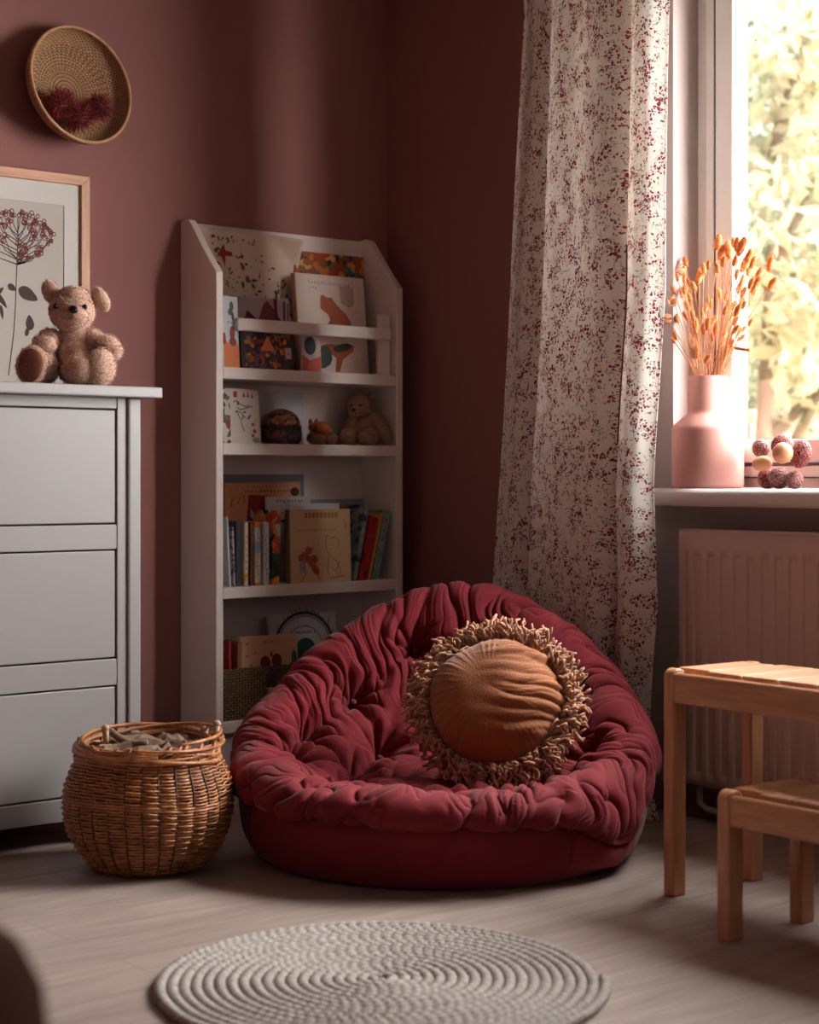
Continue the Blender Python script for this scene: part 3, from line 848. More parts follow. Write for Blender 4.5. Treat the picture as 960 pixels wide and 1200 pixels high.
def ringf(mb, c, r, wd, y, n=14, sq=1.0):
    a = np.linspace(0, 2 * PI, n + 1)
    return ribbon(mb, np.stack([c[0] + r * np.cos(a), c[1] + r * sq * np.sin(a)], 1), wd, y)
ink = MB(); inkb = MB()
ribbon(inkb, [pp(x, y) for x, y in ((21, 255), (21, 280), (20, 305), (19, 330), (18, 360), (16, 390), (13, 415), (10, 440))], [.0028, .003, .003, .003, .003, .0032, .0034, .003])
rs = np.random.RandomState(21)
heads = [(-18, 262), (-6, 254), (4, 250), (14, 249), (24, 250), (34, 252), (42, 257), (50, 262), (56, 268), (62, 276), (58, 283), (48, 268), (38, 262), (46, 290), (40, 278), (52, 276), (2, 262), (10, 256), (30, 290), (34, 300), (26, 298), (24, 286), (6, 278), (-2, 276), (-12, 268), (-22, 272), (46, 295), (38, 270), (-30, 280), (30, 258)]
for (x, y) in heads:
    for k in range(5):
        cx, cy = pp(x + rs.uniform(-4, 4), y + rs.uniform(-4, 4))
        ringf(ink, (cx, cz_ := cy), rs.uniform(.0036, .0066), .0026, fy - .0001 * (k % 3) - .0002, 12)
for (x, y) in heads[::2]:
    cx, cy = pp(x, y)
    ang = np.sort(rs.uniform(0, 2 * PI, 9)); blob2(ink, [(cx + math.cos(a) * rs.uniform(.004, .009), cy + math.sin(a) * rs.uniform(.003, .008)) for a in ang], fy - .0001)
for (x, y) in heads:
    ys_ = min(310, max(268, y + 22 + abs(x - 20) * .25)); mid = ((x + 20) / 2 + (x - 20) * .15, (y + ys_) / 2 + 3)
    ribbon(inkb, [pp(20.5, ys_), pp(*mid), pp(x, y)], [.0032, .0024, .0018], fy - .0001)
def leaf(mb, x, y, ln, wd, ang, y_=fy - .0002):
    cx, cy = pp(x, y); pts = []
    for k in range(20):
        t_ = 2 * PI * k / 20; u = math.cos(t_); v_ = math.sin(t_) * (1 - .35 * u) * abs(math.sin(t_)) ** .25
        X, Y = u * ln / 2, v_ * wd / 2; pts.append((cx + X * math.cos(ang) - Y * math.sin(ang), cy + X * math.sin(ang) + Y * math.cos(ang)))
    blob2(mb, pts, y_)
leaf(inkb, 33, 345, .064, .034, -.45); leaf(inkb, 14, 337, .028, .018, -.5)
leaf(inkb, 35, 378, .042, .024, 1.7); leaf(inkb, 32, 388, .03, .012, 1.3)
leaf(inkb, 2, 352, .05, .014, -.9); leaf(inkb, 0, 341, .03, .012, .8); leaf(inkb, 2, 366, .04, .010, -1.4); leaf(inkb, -8, 350, .05, .02, -2.6)
for (x, y) in ((-24, 400), (-20, 430)): leaf(inkb, x, y, .05, .026, .7)
ink.build('flower_head', M['ink_red'], art, False, 0, fl)
inkb.build('stem_and_leaves', M['ink_brown'], art, False, 0, fl)

# ------------------------------------------------------------------ plush bears
def fuzz(mb, c, r, n, ln, wd, rs, Mx=None, k0=1.0, curl=.6):
    d = rs.normal(size=(n, 3)); d /= np.linalg.norm(d, axis=1)[:, None]
    p = d * np.array(r); nn = d / np.array(r); nn /= np.linalg.norm(nn, axis=1)[:, None]
    if Mx is not None:
        A_ = np.array(Mx.to_3x3()); p = p @ A_.T; nn = nn @ A_.T
    p = p + np.array(c)
    t_ = rs.normal(size=(n, 3)); t_ = np.cross(nn, t_); t_ /= np.linalg.norm(t_, axis=1)[:, None]
    L_ = rs.uniform(.5, 1.2, (n, 1)) * ln
    b = np.cross(nn, t_) * wd
    V = np.stack([p - nn * ln * .2 - b, p - nn * ln * .2 + b, p + nn * L_ * .6 + t_ * L_ * curl * .3 + b * .8, p + nn * L_ * .6 + t_ * L_ * curl * .3 - b * .8, p + nn * L_ + t_ * L_ * curl], 1).reshape(-1, 3)
    F = []
    for i in range(n): k = 5 * i; F += [(k, k + 1, k + 2, k + 3), (k + 3, k + 2, k + 4)]
    return mb.add(V, F)
def nwarp(seed, amp, fr_):
    return lambda d: 1 + amp * float(perlin(d.x * fr_ + seed, d.y * fr_, d.z * fr_))
def fur_mat(name, c, var=.14):
    t = NT(name); v = t.coords(); n = t.noise(v, 120, 3, .6)
    t.col(t.ramp(n, [(.3, sc_col(c, 1 - var * 1.6)), (.7, sc_col(c, 1 + var))]))
    return t.fin(.9, .1, t.bump(t.noise(v, 260, 2), .5, .003), .3)
M['fur'] = fur_mat('beige_plush', srgb(206, 168, 150)); M['fur_dark'] = fur_mat('brown_plush', srgb(164, 124, 100))
M['pad'] = plain('foot_pad_felt', srgb(138, 84, 66), .9, .15, 60, .3, 300, .001)
M['black'] = plain('black_plastic', srgb(22, 16, 15), .25, .05)
def ey(a, b, c): return Matrix.Rotation(a, 3, 'X') @ Matrix.Rotation(b, 3, 'Y') @ Matrix.Rotation(c, 3, 'Z')
def part(parent, name, mat_, blobs, rs, n=1200, ln=.006, wd=.0006, amp=.06, fr_=3.0):
    mb = MB()
    for (c, r, Mx) in blobs:
        mb.ell(c, r, 26, 18, Mx, nwarp(rs.uniform(0, 50), amp, fr_))
        fuzz(mb, c, r, int(n * (r[0] * r[1] + r[1] * r[2] + r[0] * r[2]) / .006), ln, wd, rs, Mx)
    return mb.build(name, mat_, parent)
rs = np.random.RandomState(4)
bp = at_d(80, 451, 4.39)
bear = thing('teddy_bear', 'beige plush teddy bear sitting on the dresser in front of the flower print', 'teddy bear', (bp.x, bp.y, DTOP), YAW - PI / 2 + .02)
# local frame: -Y towards the viewer, +X to the right of the picture
I3 = None
part(bear, 'torso', M['fur'], [((.022, .005, .075), (.058, .05, .074), I3), ((.02, 0, .118), (.045, .038, .04), I3)], rs, 1900)
hd = part(bear, 'head', M['fur'], [((.012, -.012, .192), (.057, .05, .056), ey(.1, .12, 0)), ((.024, -.050, .176), (.033, .026, .027), ey(.1, .1, 0)), ((.016, -.012, .218), (.044, .04, .036), I3)], rs, 2200, .0045)
for (c, r, Mx) in (((-.044, -.004, .240), (.021, .013, .031), ey(0, -.35, 0)), ((.083, -.004, .222), (.019, .013, .033), ey(0, -.5, 0))):
    e = part(hd, 'ear', M['fur'], [(c, r, Mx)], rs, 1400, .0045)
    MB().ell((c[0] + .002, c[1] - .0095, c[2] - .002), (r[0] * .62, .006, r[2] * .62), 16, 10, Mx).build('inner_ear', M['pad'] if c[0] < 0 else M['fur'], e) if False else None
for c in ((-.022, -.058, .199), (.050, -.055, .197)):
    MB().ell(c, (.0068, .005, .0072), 14, 10).build('eye', M['black'], hd)
MB().ell((.026, -.079, .189), (.0125, .008, .010), 18, 12, ey(.2, .3, 0)).build('nose', M['black'], hd)
ms = MB(); ms.tube([(.026, -.080, .182), (.0255, -.080, .174), (.0255, -.079, .170)], .0011, 6); ms.tube([(.012, -.076, .169), (.019, -.078, .166), (.0255, -.079, .170), (.033, -.077, .165), (.040, -.074, .167)], .0011, 6)
ms.build('mouth', plain('mouth_thread', srgb(110, 62, 50), .9), hd)
part(bear, 'arm', M['fur'], [((-.040, -.012, .118), (.034, .03, .028), ey(0, .5, 0)), ((-.052, -.034, .104), (.032, .032, .027), ey(0, .2, .3))], rs, 1900)
part(bear, 'arm', M['fur'], [((.070, -.006, .118), (.036, .028, .025), ey(0, .65, 0)), ((.104, -.02, .103), (.034, .028, .026), ey(0, .45, 0)), ((.121, -.022, .088), (.018, .024, .022), ey(0, .7, 0))], rs, 1900)
lg = part(bear, 'leg', M['fur'], [((-.058, -.045, .046), (.042, .055, .042), I3), ((-.074, -.088, .050), (.040, .020, .049), ey(0, .12, -.12))], rs, 1700)
MB().ell((-.073, -.1045, .0495), (.0325, .0075, .0415), 26, 12, ey(0, .12, -.12), nwarp(3, .05, 3)).build('foot_pad', M['pad'], lg)
lg = part(bear, 'leg', M['fur'], [((.042, -.048, .042), (.050, .054, .043), I3), ((.088, -.058, .046), (.040, .036, .048), ey(0, .15, .5))], rs, 1900)
MB().ell((.117, -.074, .046), (.012, .026, .034), 22, 12, ey(0, .1, .6)).build('foot_pad', M['pad'], lg) if False else None

# ------------------------------------------------------------------ woven bowl on the wall with tufts
bc = at_y(96, 99, -.085)
t = NT('woven_seagrass'); v = t.coords((1, 1, 1))
uvb = t.n('ShaderNodeTexCoord').outputs['UV']
mp = t.n('ShaderNodeMapping'); mp.inputs['Scale'].default_value = (64, 26, 1); t.l(uvb, mp.inputs['Vector'])
br = t.n('ShaderNodeTexBrick'); br.inputs['Scale'].default_value = 1; br.inputs['Brick Width'].default_value = 1.0; br.inputs['Row Height'].default_value = 1.0
br.offset = .5; br.inputs['Mortar Size'].default_value = .16; br.inputs['Mortar Smooth'].default_value = .6
br.inputs['Color1'].default_value = srgb(198, 152, 116); br.inputs['Color2'].default_value = srgb(180, 136, 102); br.inputs['Mortar'].default_value = srgb(122, 90, 68)
t.l(mp.outputs[0], br.inputs['Vector'])
# dark dashes radiating from the centre
mp2 = t.n('ShaderNodeMapping'); mp2.inputs['Scale'].default_value = (46, 22, 1); t.l(uvb, mp2.inputs['Vector'])
b2_ = t.n('ShaderNodeTexBrick'); b2_.inputs['Scale'].default_value = 1; b2_.inputs['Brick Width'].default_value = 1.0; b2_.inputs['Row Height'].default_value = 1.0
b2_.offset = .0; b2_.inputs['Mortar Size'].default_value = .30; b2_.inputs['Mortar Smooth'].default_value = .1; t.l(mp2.outputs[0], b2_.inputs['Vector'])
sx = t.n('ShaderNodeSeparateXYZ'); t.l(uvb, sx.inputs[0])
inz = t.math('MULTIPLY', t.math('GREATER_THAN', sx.outputs[1], .10), t.math('LESS_THAN', sx.outputs[1], .60))
msk = t.math('MULTIPLY', inz, t.math('SUBTRACT', 1.0, b2_.outputs['Fac']))
t.col(t.mix(t.math('MULTIPLY', msk, .75), br.outputs['Color'], srgb(84, 52, 36)))
M['seagrass'] = t.fin(.8, .2, t.bump(t.math('SUBTRACT', 1.0, br.outputs['Fac']), .8, .003))
bowl = thing('wall_basket', 'round woven bowl hung tilted on the mauve wall with dark red tufts inside', 'basket', tuple(bc))
BRD = .162; DEP = .075
nv_, nu_ = 60, 160
uu = np.linspace(0, 1, nv_)
rb = BRD * np.sin(uu * PI / 2) ** .9; zb_ = -DEP * np.cos(uu * PI / 2) ** .8     # z local: opening towards +z
aa = np.arange(nu_ + 1) * 2 * PI / nu_
def bowl_surf(offr, offz, flip):
    X = (rb + offr)[:, None] * np.cos(aa); Y = (rb + offr)[:, None] * np.sin(aa)
    Zb = (zb_ + offz)[:, None] + 0 * aa[None]
    Zb = Zb + .0006 * np.sin(rb[:, None] / BRD * 26 * 2 * PI)
    V = np.stack([X, Y, Zb], -1)
    F = []
    for i in range(nv_ - 1):
        for j in range(nu_):
            f = (i*(nu_+1)+j, i*(nu_+1)+j+1, (i+1)*(nu_+1)+j+1, (i+1)*(nu_+1)+j)
            F.append(f if not flip else f[::-1])
    uvx = np.stack([np.broadcast_to(aa[None] / (2 * PI), X.shape), np.broadcast_to(uu[:, None], X.shape)], -1)
    return V.reshape(-1, 3), F, uvx.reshape(-1, 2)
bn = Vector((.10, -1, .16)).normalized()
Mb = bn.to_track_quat('Z', 'Y').to_matrix(); MbA = np.array(Mb)
V1, F1, u1 = bowl_surf(0, 0, False); V2, F2, u2 = bowl_surf(.004, -.005, True)
mb = MB(); mb.add(V1 @ MbA.T, F1); mb.add(V2 @ MbA.T, F2); mb.uv = np.concatenate([u1, u2])
mb.build('bowl', M['seagrass'], bowl)
a = np.linspace(0, 2 * PI, 121)[:-1]
rimP = np.stack([(BRD + .002) * np.cos(a), (BRD + .002) * np.sin(a), 0 * a - .001], -1)
MB().tube(rimP @ MbA.T, .0048, 8, closed=True).build('rim', plain('seagrass_rim', srgb(190, 140, 104), .8, .2, 40), bowl)
M['tuft'] = plain('dark_red_tuft', srgb(134, 20, 26), .8, .3, 40, 0, 60, .002, .3)
for (X, Y, r_, lab) in ((70, 121, .050, 'dark red fluffy tuft at the left inside the wall basket'), (93, 136, .050, 'dark red fluffy tuft lowest and in the middle of the wall basket'), (116, 126, .046, 'dark red fluffy tuft at the right inside the wall basket')):
    p = at_y(X, Y, -.088 + (.0 if X != 92 else -.006))
    rs = np.random.RandomState(int(X)); mb = MB(); mb.ell((0, 0, 0), (r_ * .5,) * 3, 12, 8)
    fuzz(mb, (0, 0, 0), (r_ * .45,) * 3, 900, r_ * .6, .0008, rs, None, 1, .35)
    o = mb.build('fluffy_tuft', M['tuft'], None); o.location = p; tag(o, lab, 'tuft', 'dark red tufts in the wall basket')

# ------------------------------------------------------------------ wicker basket on the floor
t = NT('wicker'); v = t.coords()
t.col(t.ramp(t.noise(v, 38, 4, .7), [(.28, srgb(120, 70, 40)), (.5, srgb(168, 108, 66)), (.72, srgb(200, 144, 98))]))
M['wicker'] = t.fin(.42, .45, t.bump(t.noise(v, 300, 2), .3, .001))
M['wicker_dark'] = plain('wicker_dark', srgb(70, 42, 26), .6, .2, 30)
KB = (-1.440, -.878, 0)
kb = thing('wicker_basket', 'round brown wicker basket with uneven twig rim on the floor beside the dresser', 'basket', KB)
prof = [(0, .110), (.012, .132), (.05, .162), (.09, .181), (.13, .190), (.165, .192), (.20, .186), (.235, .172), (.262, .160), (.285, .158)]
pz = [p[0] for p in prof]; prr = [p[1] for p in prof]
def bR(z): return np.interp(z, pz, prr)
NS = 30
rs = np.random.RandomState(9)
wk = MB(); th = np.linspace(0, 2 * PI, NS * 8 + 1)[:-1]
z = .006; row = 0
while z < .268:
    thick = z > .155 and z < .168 or z > .242
    wr = .0034 if thick else .0027
    R_ = bR(z) + (.0058 * np.abs(np.cos(th * NS / 2)) ** .8 - .002 + .0022 * np.cos(th * NS / 2 + PI * row)) * (.5 if thick else 1) + rs.normal(0, .0006, len(th))
    sag = .004 * np.sin(th * 2 + 1) + .003 * np.sin(th * 3 + row * .13) + rs.normal(0, .0005, len(th))
    P = np.stack([R_ * np.cos(th), R_ * np.sin(th), z + sag * min(1, z / .04)], -1)
    wk.tube(P, wr, 5, closed=True)
    z += wr * 2 * (.95 if thick else 1.25); row += 1
wk.build('woven_wall', M['wicker'], kb)
st = MB()
for k in range(NS):
    a = 2 * PI * (k + .5) / NS
    P = [((bR(zz)) * math.cos(a + .02 * math.sin(zz * 20 + k)), bR(zz) * math.sin(a + .02 * math.sin(zz * 20 + k)), zz) for zz in np.linspace(.003, .285, 16)]
    st.tube(P, .0026, 5)
st.build('stakes', M['wicker_dark'], kb)
MB().lathe([(0, .003), (.115, .003), (.13, .012), (.158, .05), (.178, .09), (.188, .15), (.178, .22), (.156, .262)], 48).build('inner_lining', M['wicker_dark'], kb)
# loose border twigs
rm = MB()
for k in range(30):
    a0 = rs.uniform(0, 2 * PI); ln_ = rs.uniform(1.6, 4.6); n_ = 26
    t1 = rs.uniform(-.014, .022); tl = rs.uniform(.002, .022); pa = rs.uniform(0, 6.28); rr0 = rs.uniform(-.006, .010)
    aa_ = a0 + np.linspace(0, ln_, n_)
    R_ = .160 + rr0 + .006 * np.sin(aa_ * 2 + pa); zz = .273 + t1 + tl * np.sin(aa_ + pa) + .010 * np.maximum(0, np.cos(aa_ - .6)) 
    rm.tube(np.stack([R_ * np.cos(aa_), R_ * np.sin(aa_), zz], -1), rs.uniform(.0028, .0050), 6)
for k in range(30):   # little crossing ends
    a = rs.uniform(0, 2 * PI); n_ = 6
    P = [((.163 + rs.normal(0, .002)) * math.cos(a + u * .30), (.163 + .004 * math.sin(u * 3)) * math.sin(a + u * .30), .255 + .042 * u) for u in np.linspace(0, 1, n_)]
    rm.tube(P, .0032, 6)
rm.build('twig_rim', M['wicker'], kb)
def ang_of(dr_, db): # direction in the picture: right, back
    return math.atan2(RT[1] * dr_ + FW[1] * db, RT[0] * dr_ + FW[0] * db)
M['knob'] = plain('twig_end', srgb(176, 140, 112), .6, .2, 60)
for (dr_, db, zz, l_) in ((.98, .1, .328, .055), (-.55, -.2, .325, .04), (.62, .55, .302, .02), (.03, -1, .262, .012)):
    a = ang_of(dr_, db); R_ = .158 if abs(dr_) != .55 else .10
    p1 = np.array([R_ * math.cos(a), R_ * math.sin(a), zz]); p0 = p1 - np.array([.006 * math.cos(a + 1), .006 * math.sin(a + 1), l_])
    mb = MB().tube([p0, (p0 + p1) / 2, p1], [.007, .0075, .008], 8); mb.ell(p1, (.0098, .0098, .0088), 12, 8)
    mb.build('twig_knob', M['knob'], kb)
# cloth stuffed in the basket
M['sack'] = plain('brown_linen', srgb(118, 94, 78), .9, .2, 12, .3, 500, .001)
n_ = 110; xs = np.linspace(-1, 1, n_); Xg, Yg = np.meshgrid(xs, xs)
rg = np.sqrt(Xg ** 2 + Yg ** 2); sc_ = np.maximum(np.abs(Xg), np.abs(Yg)) / np.maximum(rg, 1e-6)
Xc = Xg * sc_ * .140; Yc = Yg * sc_ * .140
wq = .02 * perlin(Xc * 12, Yc * 12, 3)
Zc = .262 + .024 * np.clip(1 - 3.2 * np.abs(perlin(Xc * 7 + wq * 30, Yc * 15 + Xc * 8, 3)), 0, 1) ** 1.6 + .012 * np.clip(1 - 3 * np.abs(perlin(Xc * 20, Yc * 16 + wq * 60, 5)), 0, 1) + .010 * perlin(Xc * 30, Yc * 30, 5) - .012 * (rg / 1.4) ** 3
V = np.stack([Xc, Yc, Zc], -1).reshape(-1, 3); F = [(j * n_ + i, j * n_ + i + 1, (j + 1) * n_ + i + 1, (j + 1) * n_ + i) for j in range(n_ - 1) for i in range(n_ - 1)]
mb = MB().add(V, F)
o = mb.build('crumpled_cloth', M['sack']); o.location = KB; tag(o, 'crumpled greyish brown cloth stuffed inside the wicker basket', 'cloth')
so = o.modifiers.new('thick', 'SOLIDIFY'); so.thickness = .003
mb = MB()
for (d0, b0, d1_, b1_, r_) in ((-.62, -.1, .02, -.25, .010),):
    A0, A1 = ang_of(d0, b0), ang_of(d1_, b1_); r0, r1 = math.hypot(d0, b0) * .15, math.hypot(d1_, b1_) * .15
    p0 = np.array([r0 * math.cos(A0), r0 * math.sin(A0), .322]); p1 = np.array([r1 * math.cos(A1), r1 * math.sin(A1), .293])
    u = np.linspace(0, 1, 10)[:, None]; P = p0 * (1 - u) + p1 * u; P[:, 2] += -.016 * np.sin(u[:, 0] * PI)
    mb.tube(P, r_ * (1 - .5 * np.abs(u[:, 0] - .3)), 8)
mb.build('rolled_fold', M['sack'], o)

# ------------------------------------------------------------------ braided rug
RC = np.array([-1.632, -1.962, 0]); RRD = .393; pitch = .0208
tot = 2 * PI * (RRD / pitch)
ths = [0.0]; 
while ths[-1] < tot:
    r_ = max(.012, pitch * ths[-1] / (2 * PI)); ths.append(ths[-1] + .0042 / r_)
ths = np.array(ths); rr_ = pitch * ths / (2 * PI) + .004
rr_ = rr_ + .0016 * perlin(np.cos(ths) * 4 + rr_ * 9, np.sin(ths) * 4, rr_ * 30)
P = np.stack([rr_ * np.cos(ths), rr_ * np.sin(ths), .0088 + .0012 * perlin(np.cos(ths) * 6, np.sin(ths) * 6, rr_ * 40)], -1)
arcl = np.concatenate([[0], np.cumsum(np.linalg.norm(np.diff(P, axis=0), axis=1))])
k = 12; an = np.arange(k) * 2 * PI / k
N_ = np.stack([np.cos(ths), np.sin(ths), 0 * ths], -1); Bz = np.array([0, 0, 1.0])
rad = .0088 * (1 + .20 * np.sin(2 * an[None, :] - arcl[:, None] * 2 * PI / .021)) * (1 + .13 * np.sin(arcl[:, None] * 2 * PI / .0105 + 3 * an[None]))
V = P[:, None] + rad[..., None] * (np.cos(an)[None, :, None] * N_[:, None] * 1.08 + np.sin(an)[None, :, None] * Bz * .92)
idx = np.arange(len(P) * k).reshape(len(P), k); i2 = np.roll(idx, -1, 1)
F = np.stack([idx[:-1], idx[1:], i2[1:], i2[:-1]], -1).reshape(-1, 4)
t = NT('rug_cotton'); v = t.coords()
t.col(t.ramp(t.noise(v, 60, 4, .7), [(.3, srgb(138, 130, 127)), (.7, srgb(184, 176, 172))]))
M['rug'] = t.fin(.95, .1, t.bump(t.noise(v, 700, 2), .5, .001), .1)
rug = thing('braided_rug', 'round grey braided rug spiralling outward on the pale wooden floor', 'rug', tuple(RC))
MB().add(V.reshape(-1, 3), [tuple(f) for f in F.tolist()]).build('braid', M['rug'], rug)
MB().lathe([(0, .001), (RRD - .004, .001), (RRD - .002, .006), (0, .006)], 96).build('underlay', M['rug'], rug)

# ------------------------------------------------------------------ stools
def stool(name, label, px, py, H, Lx, Ly, leg, apr, nsl, rz):
    """origin at the outer corner of the front left leg; x towards the wall, y negative towards the viewer"""
    s = thing(name, label, 'stool', (px, py, 0), rz)
    def leg_(x, y):
        r = leg * .45; poly = [(x, 0)]; poly = [(x + .001, 0), (x + leg - .001, 0), (x + leg, .01), (x + leg, H - r)]
        poly += [(x + leg / 2 + (leg / 2) * math.cos(a), H - r + r * math.sin(a)) for a in np.linspace(.25, PI - .25, 9)]
        poly += [(x, H - r), (x, .01)]
        MB().prism(poly, 1, y - leg * .72, y).build('leg', M['pine_z'], s, True, .0035, angle=50)
    for x in (0, Lx - leg):
        for y in (0, -Ly + leg * .72): leg_(x, y)
    li = leg * .72
    for x in (.004, Lx - .026):
        pf = [(x, H - .010 - apr), (x + .022, H - .010 - apr), (x + .022, H - .018), (x + .018, H - .011), (x + .011, H - .008), (x + .004, H - .011), (x, H - .018)]
        MB().prism([(p[0], p[1]) for p in pf], 1, -Ly + li, -li).build('long_apron', M['pine_y'], s, True, .001, angle=35)
    for y in (-li + .006, -Ly + .006 + .02):
        MB().box((leg, y - .02, H - .016 - apr * .9), (Lx - leg, y, H - .016)).build('short_apron', M['pine_x'], s, False, .002)
    # slats run across
    y0, y1 = -.004, -Ly + .004; gp_ = .006; wd = ((y0 - y1) - gp_ * (nsl - 1)) / nsl
    for k in range(nsl):
        ya_ = y0 - k * (wd + gp_)
        xa, xb_ = (.026, Lx - .026)
        if k in (0, nsl - 1): xa, xb_ = leg + .001, Lx - leg - .001
        MB().box((xa, ya_ - wd, H - .015), (xb_, ya_, H)).build('slat', M['pine_x'], s, False, .003)
    return s
stool('wooden_stool', 'tall slatted pine stool in front of the radiator', -.742, -1.838, .49, .285, .80, .040, .062, 8, math.radians(-3.5))
stool('wooden_stool', 'low slatted pine step stool tucked partly under the tall one', -.937, -2.148, .293, .262, .40, .043, .058, 5, math.radians(-1.5))

# ------------------------------------------------------------------ vase with dried stems
M['vase'] = plain('pink_ceramic', srgb(206, 148, 139), .62, .02, 4, .05, 200, .0004)
vc = Vector((-.018, -1.352, .8722))
vs = thing('vase', 'matt pink ceramic vase with narrow neck on the window sill', 'vase', tuple(vc))
prof = [(0, 0), (.086, 0), (.0915, .004), (.094, .012), (.0945, .15), (.0942, .158), (.091, .165), (.060, .192), (.054, .198), (.0525, .206), (.0525, .292), (.0515, .295), (.049, .295), (.048, .29), (.048, .2), (.07, .17), (.088, .15), (.088, .02), (0, .015)]
MB().lathe(prof, 72).build('body', M['vase'], vs, angle=60)
t = NT('dried_grass'); v = t.coords()
t.col(t.ramp(t.noise(v, 70, 3), [(.3, srgb(176, 104, 58)), (.7, srgb(214, 148, 96))]))
M['seed'] = t.fin(.8, .2, t.bump(t.noise(v, 500, 2), .6, .002), 0, .35)
M['stem'] = plain('dried_stem', srgb(206, 150, 108), .7, .15, 20, 0, 60, .002, 0, .3)
M['petal'] = plain('dried_petal', srgb(226, 178, 146), .8, .15, 20, 0, 60, .002, 0, .4)
tips = [(455, 90, 1.3), (482, 165, 1.2), (538, 145, 1.6), (575, 90, .8), (600, 105, 1.2), (637, 120, 1.7), (495, 235, .8), (585, 228, .9), (688, 190, 1.1), (665, 245, 1.6), (720, 240, 1.0), (850, 250, 1.3),
        (765, 325, 1.0), (685, 300, .9), (755, 380, .9), (708, 395, .9), (728, 440, 1.0), (865, 400, 1.2), (215, 235, .9), (200, 290, .9), (352, 290, 1.0), (385, 262, .7), (450, 285, 1.0), (318, 345, 1.3), (275, 425, .9), (240, 390, .7),
        (155, 352, .6), (124, 447, .8), (190, 468, 1.0), (212, 440, .9), (205, 362, .6), (640, 375, 1.0), (620, 430, 1.0), (650, 465, 1.0), (640, 525, 1.0), (575, 565, .8), (605, 600, 1.1), (470, 470, .9), (520, 490, .7), (383, 522, .5), (405, 548, .7),
        (372, 580, .7), (345, 630, .7), (430, 670, .8), (380, 700, 1.0), (350, 740, .9), (440, 740, .9), (268, 640, .9), (288, 715, 1.3), (215, 640, .8), (118, 640, 1.0), (145, 660, .9), (130, 740, .6), (135, 785, .8), (120, 825, .6),
        (535, 560, .8), (510, 600, .7), (560, 640, .8), (590, 745, .9), (620, 750, .7), (635, 805, .8), (650, 740, .6), (700, 690, .6), (500, 790, .8), (415, 800, .6), (530, 845, .8), (565, 845, .7), (280, 850, 1.2), (300, 905, 1.4), (485, 955, 1.1), (380, 960, .9),
        (245, 500, .8), (225, 560, .8), (655, 560, .7), (590, 680, .8), (550, 900, .7), (600, 330, .8)]
heads_ = {}
def head_mesh(var):
    rs = np.random.RandomState(var); mb = MB()
    mb.ell((0, 0, 0), (.0062, .0062, .0165), 10, 10, None, nwarp(var, .3, 4)); fuzz(mb, (0, 0, 0), (.006, .006, .016), 90, .005, .0005, rs, None, 1, .5)
    return mb
protos = []
ORD = ['first', 'second', 'third', 'fourth', 'fifth', 'sixth', 'seventh', 'eighth', 'ninth', 'tenth', 'eleventh']
BAND = ['topmost', 'second highest', 'third highest', 'fourth highest', 'middle', 'fourth lowest', 'third lowest', 'second lowest', 'lowest']
_byh = sorted(range(len(tips)), key=lambda i: tips[i][1]); SLAB = {}
for _b in range(9):
    _row = sorted(_byh[_b * 9:(_b + 1) * 9], key=lambda i: tips[i][0])
    for _r, _i in enumerate(_row): SLAB[_i] = 'dried grass stalk, its seed head %s from left in the %s row of heads' % (ORD[_r], BAND[_b])
for k, (cx, cy, sz) in enumerate(tips):
    rs = np.random.RandomState(100 + k)
    X = 770 + cx / 6.4; Y = 270 + cy / 6.4
    dx = rs.uniform(-.05, .05)
    tip = at_x(X, Y, vc.x + dx); 
    a = rs.uniform(0, 2 * PI); nk = rs.uniform(.01, .043)
    side_ = max(-1, min(1, (tip.y - vc.y) / .10))
    neck = Vector((vc.x + math.cos(a) * nk * .6, vc.y + max(-.042, min(.042, side_ * .036 + .01 * math.sin(a))), vc.z + .290))
    foot_ = Vector((vc.x - (neck.x - vc.x) * .6, vc.y - (neck.y - vc.y) * .7, vc.z + .03))
    mid = neck.lerp(tip, .5) + Vector((0, (tip.y - neck.y) * -.08, .008))
    org = neck
    mb = MB(); pts = [foot_ - org, Vector((0, 0, 0)), mid - org, tip - org]
    u = np.linspace(0, 1, 6); P = []
    P.append(tuple(pts[0]))
    for x in u: P.append(tuple((1 - x) ** 2 * pts[1] + 2 * x * (1 - x) * pts[2] + x * x * pts[3]))
    root = thing('dried_stalk', SLAB[k], 'dried grass', tuple(org), 0, 'dried grass stalks in the pink vase')
    mb.tube(P, .0012, 4)
    mb.build('stem', M['stem'], root)
    dirv = (pts[3] - pts[2]).normalized() + Vector((rs.normal(0, .25), rs.normal(0, .25), .1)); dirv.normalize()
    if k < 8: h_ = head_mesh(k).build('seed_head', M['seed'], root); protos.append(h_)
    else: h_ = protos[k % 8].copy(); COL.objects.link(h_); h_.parent = root
    h_.location = pts[3]; h_.rotation_euler = dirv.to_track_quat('Z', 'Y').to_euler(); h_.scale = (sz * .95 + .2,) * 2 + (sz * .9 + .15,)
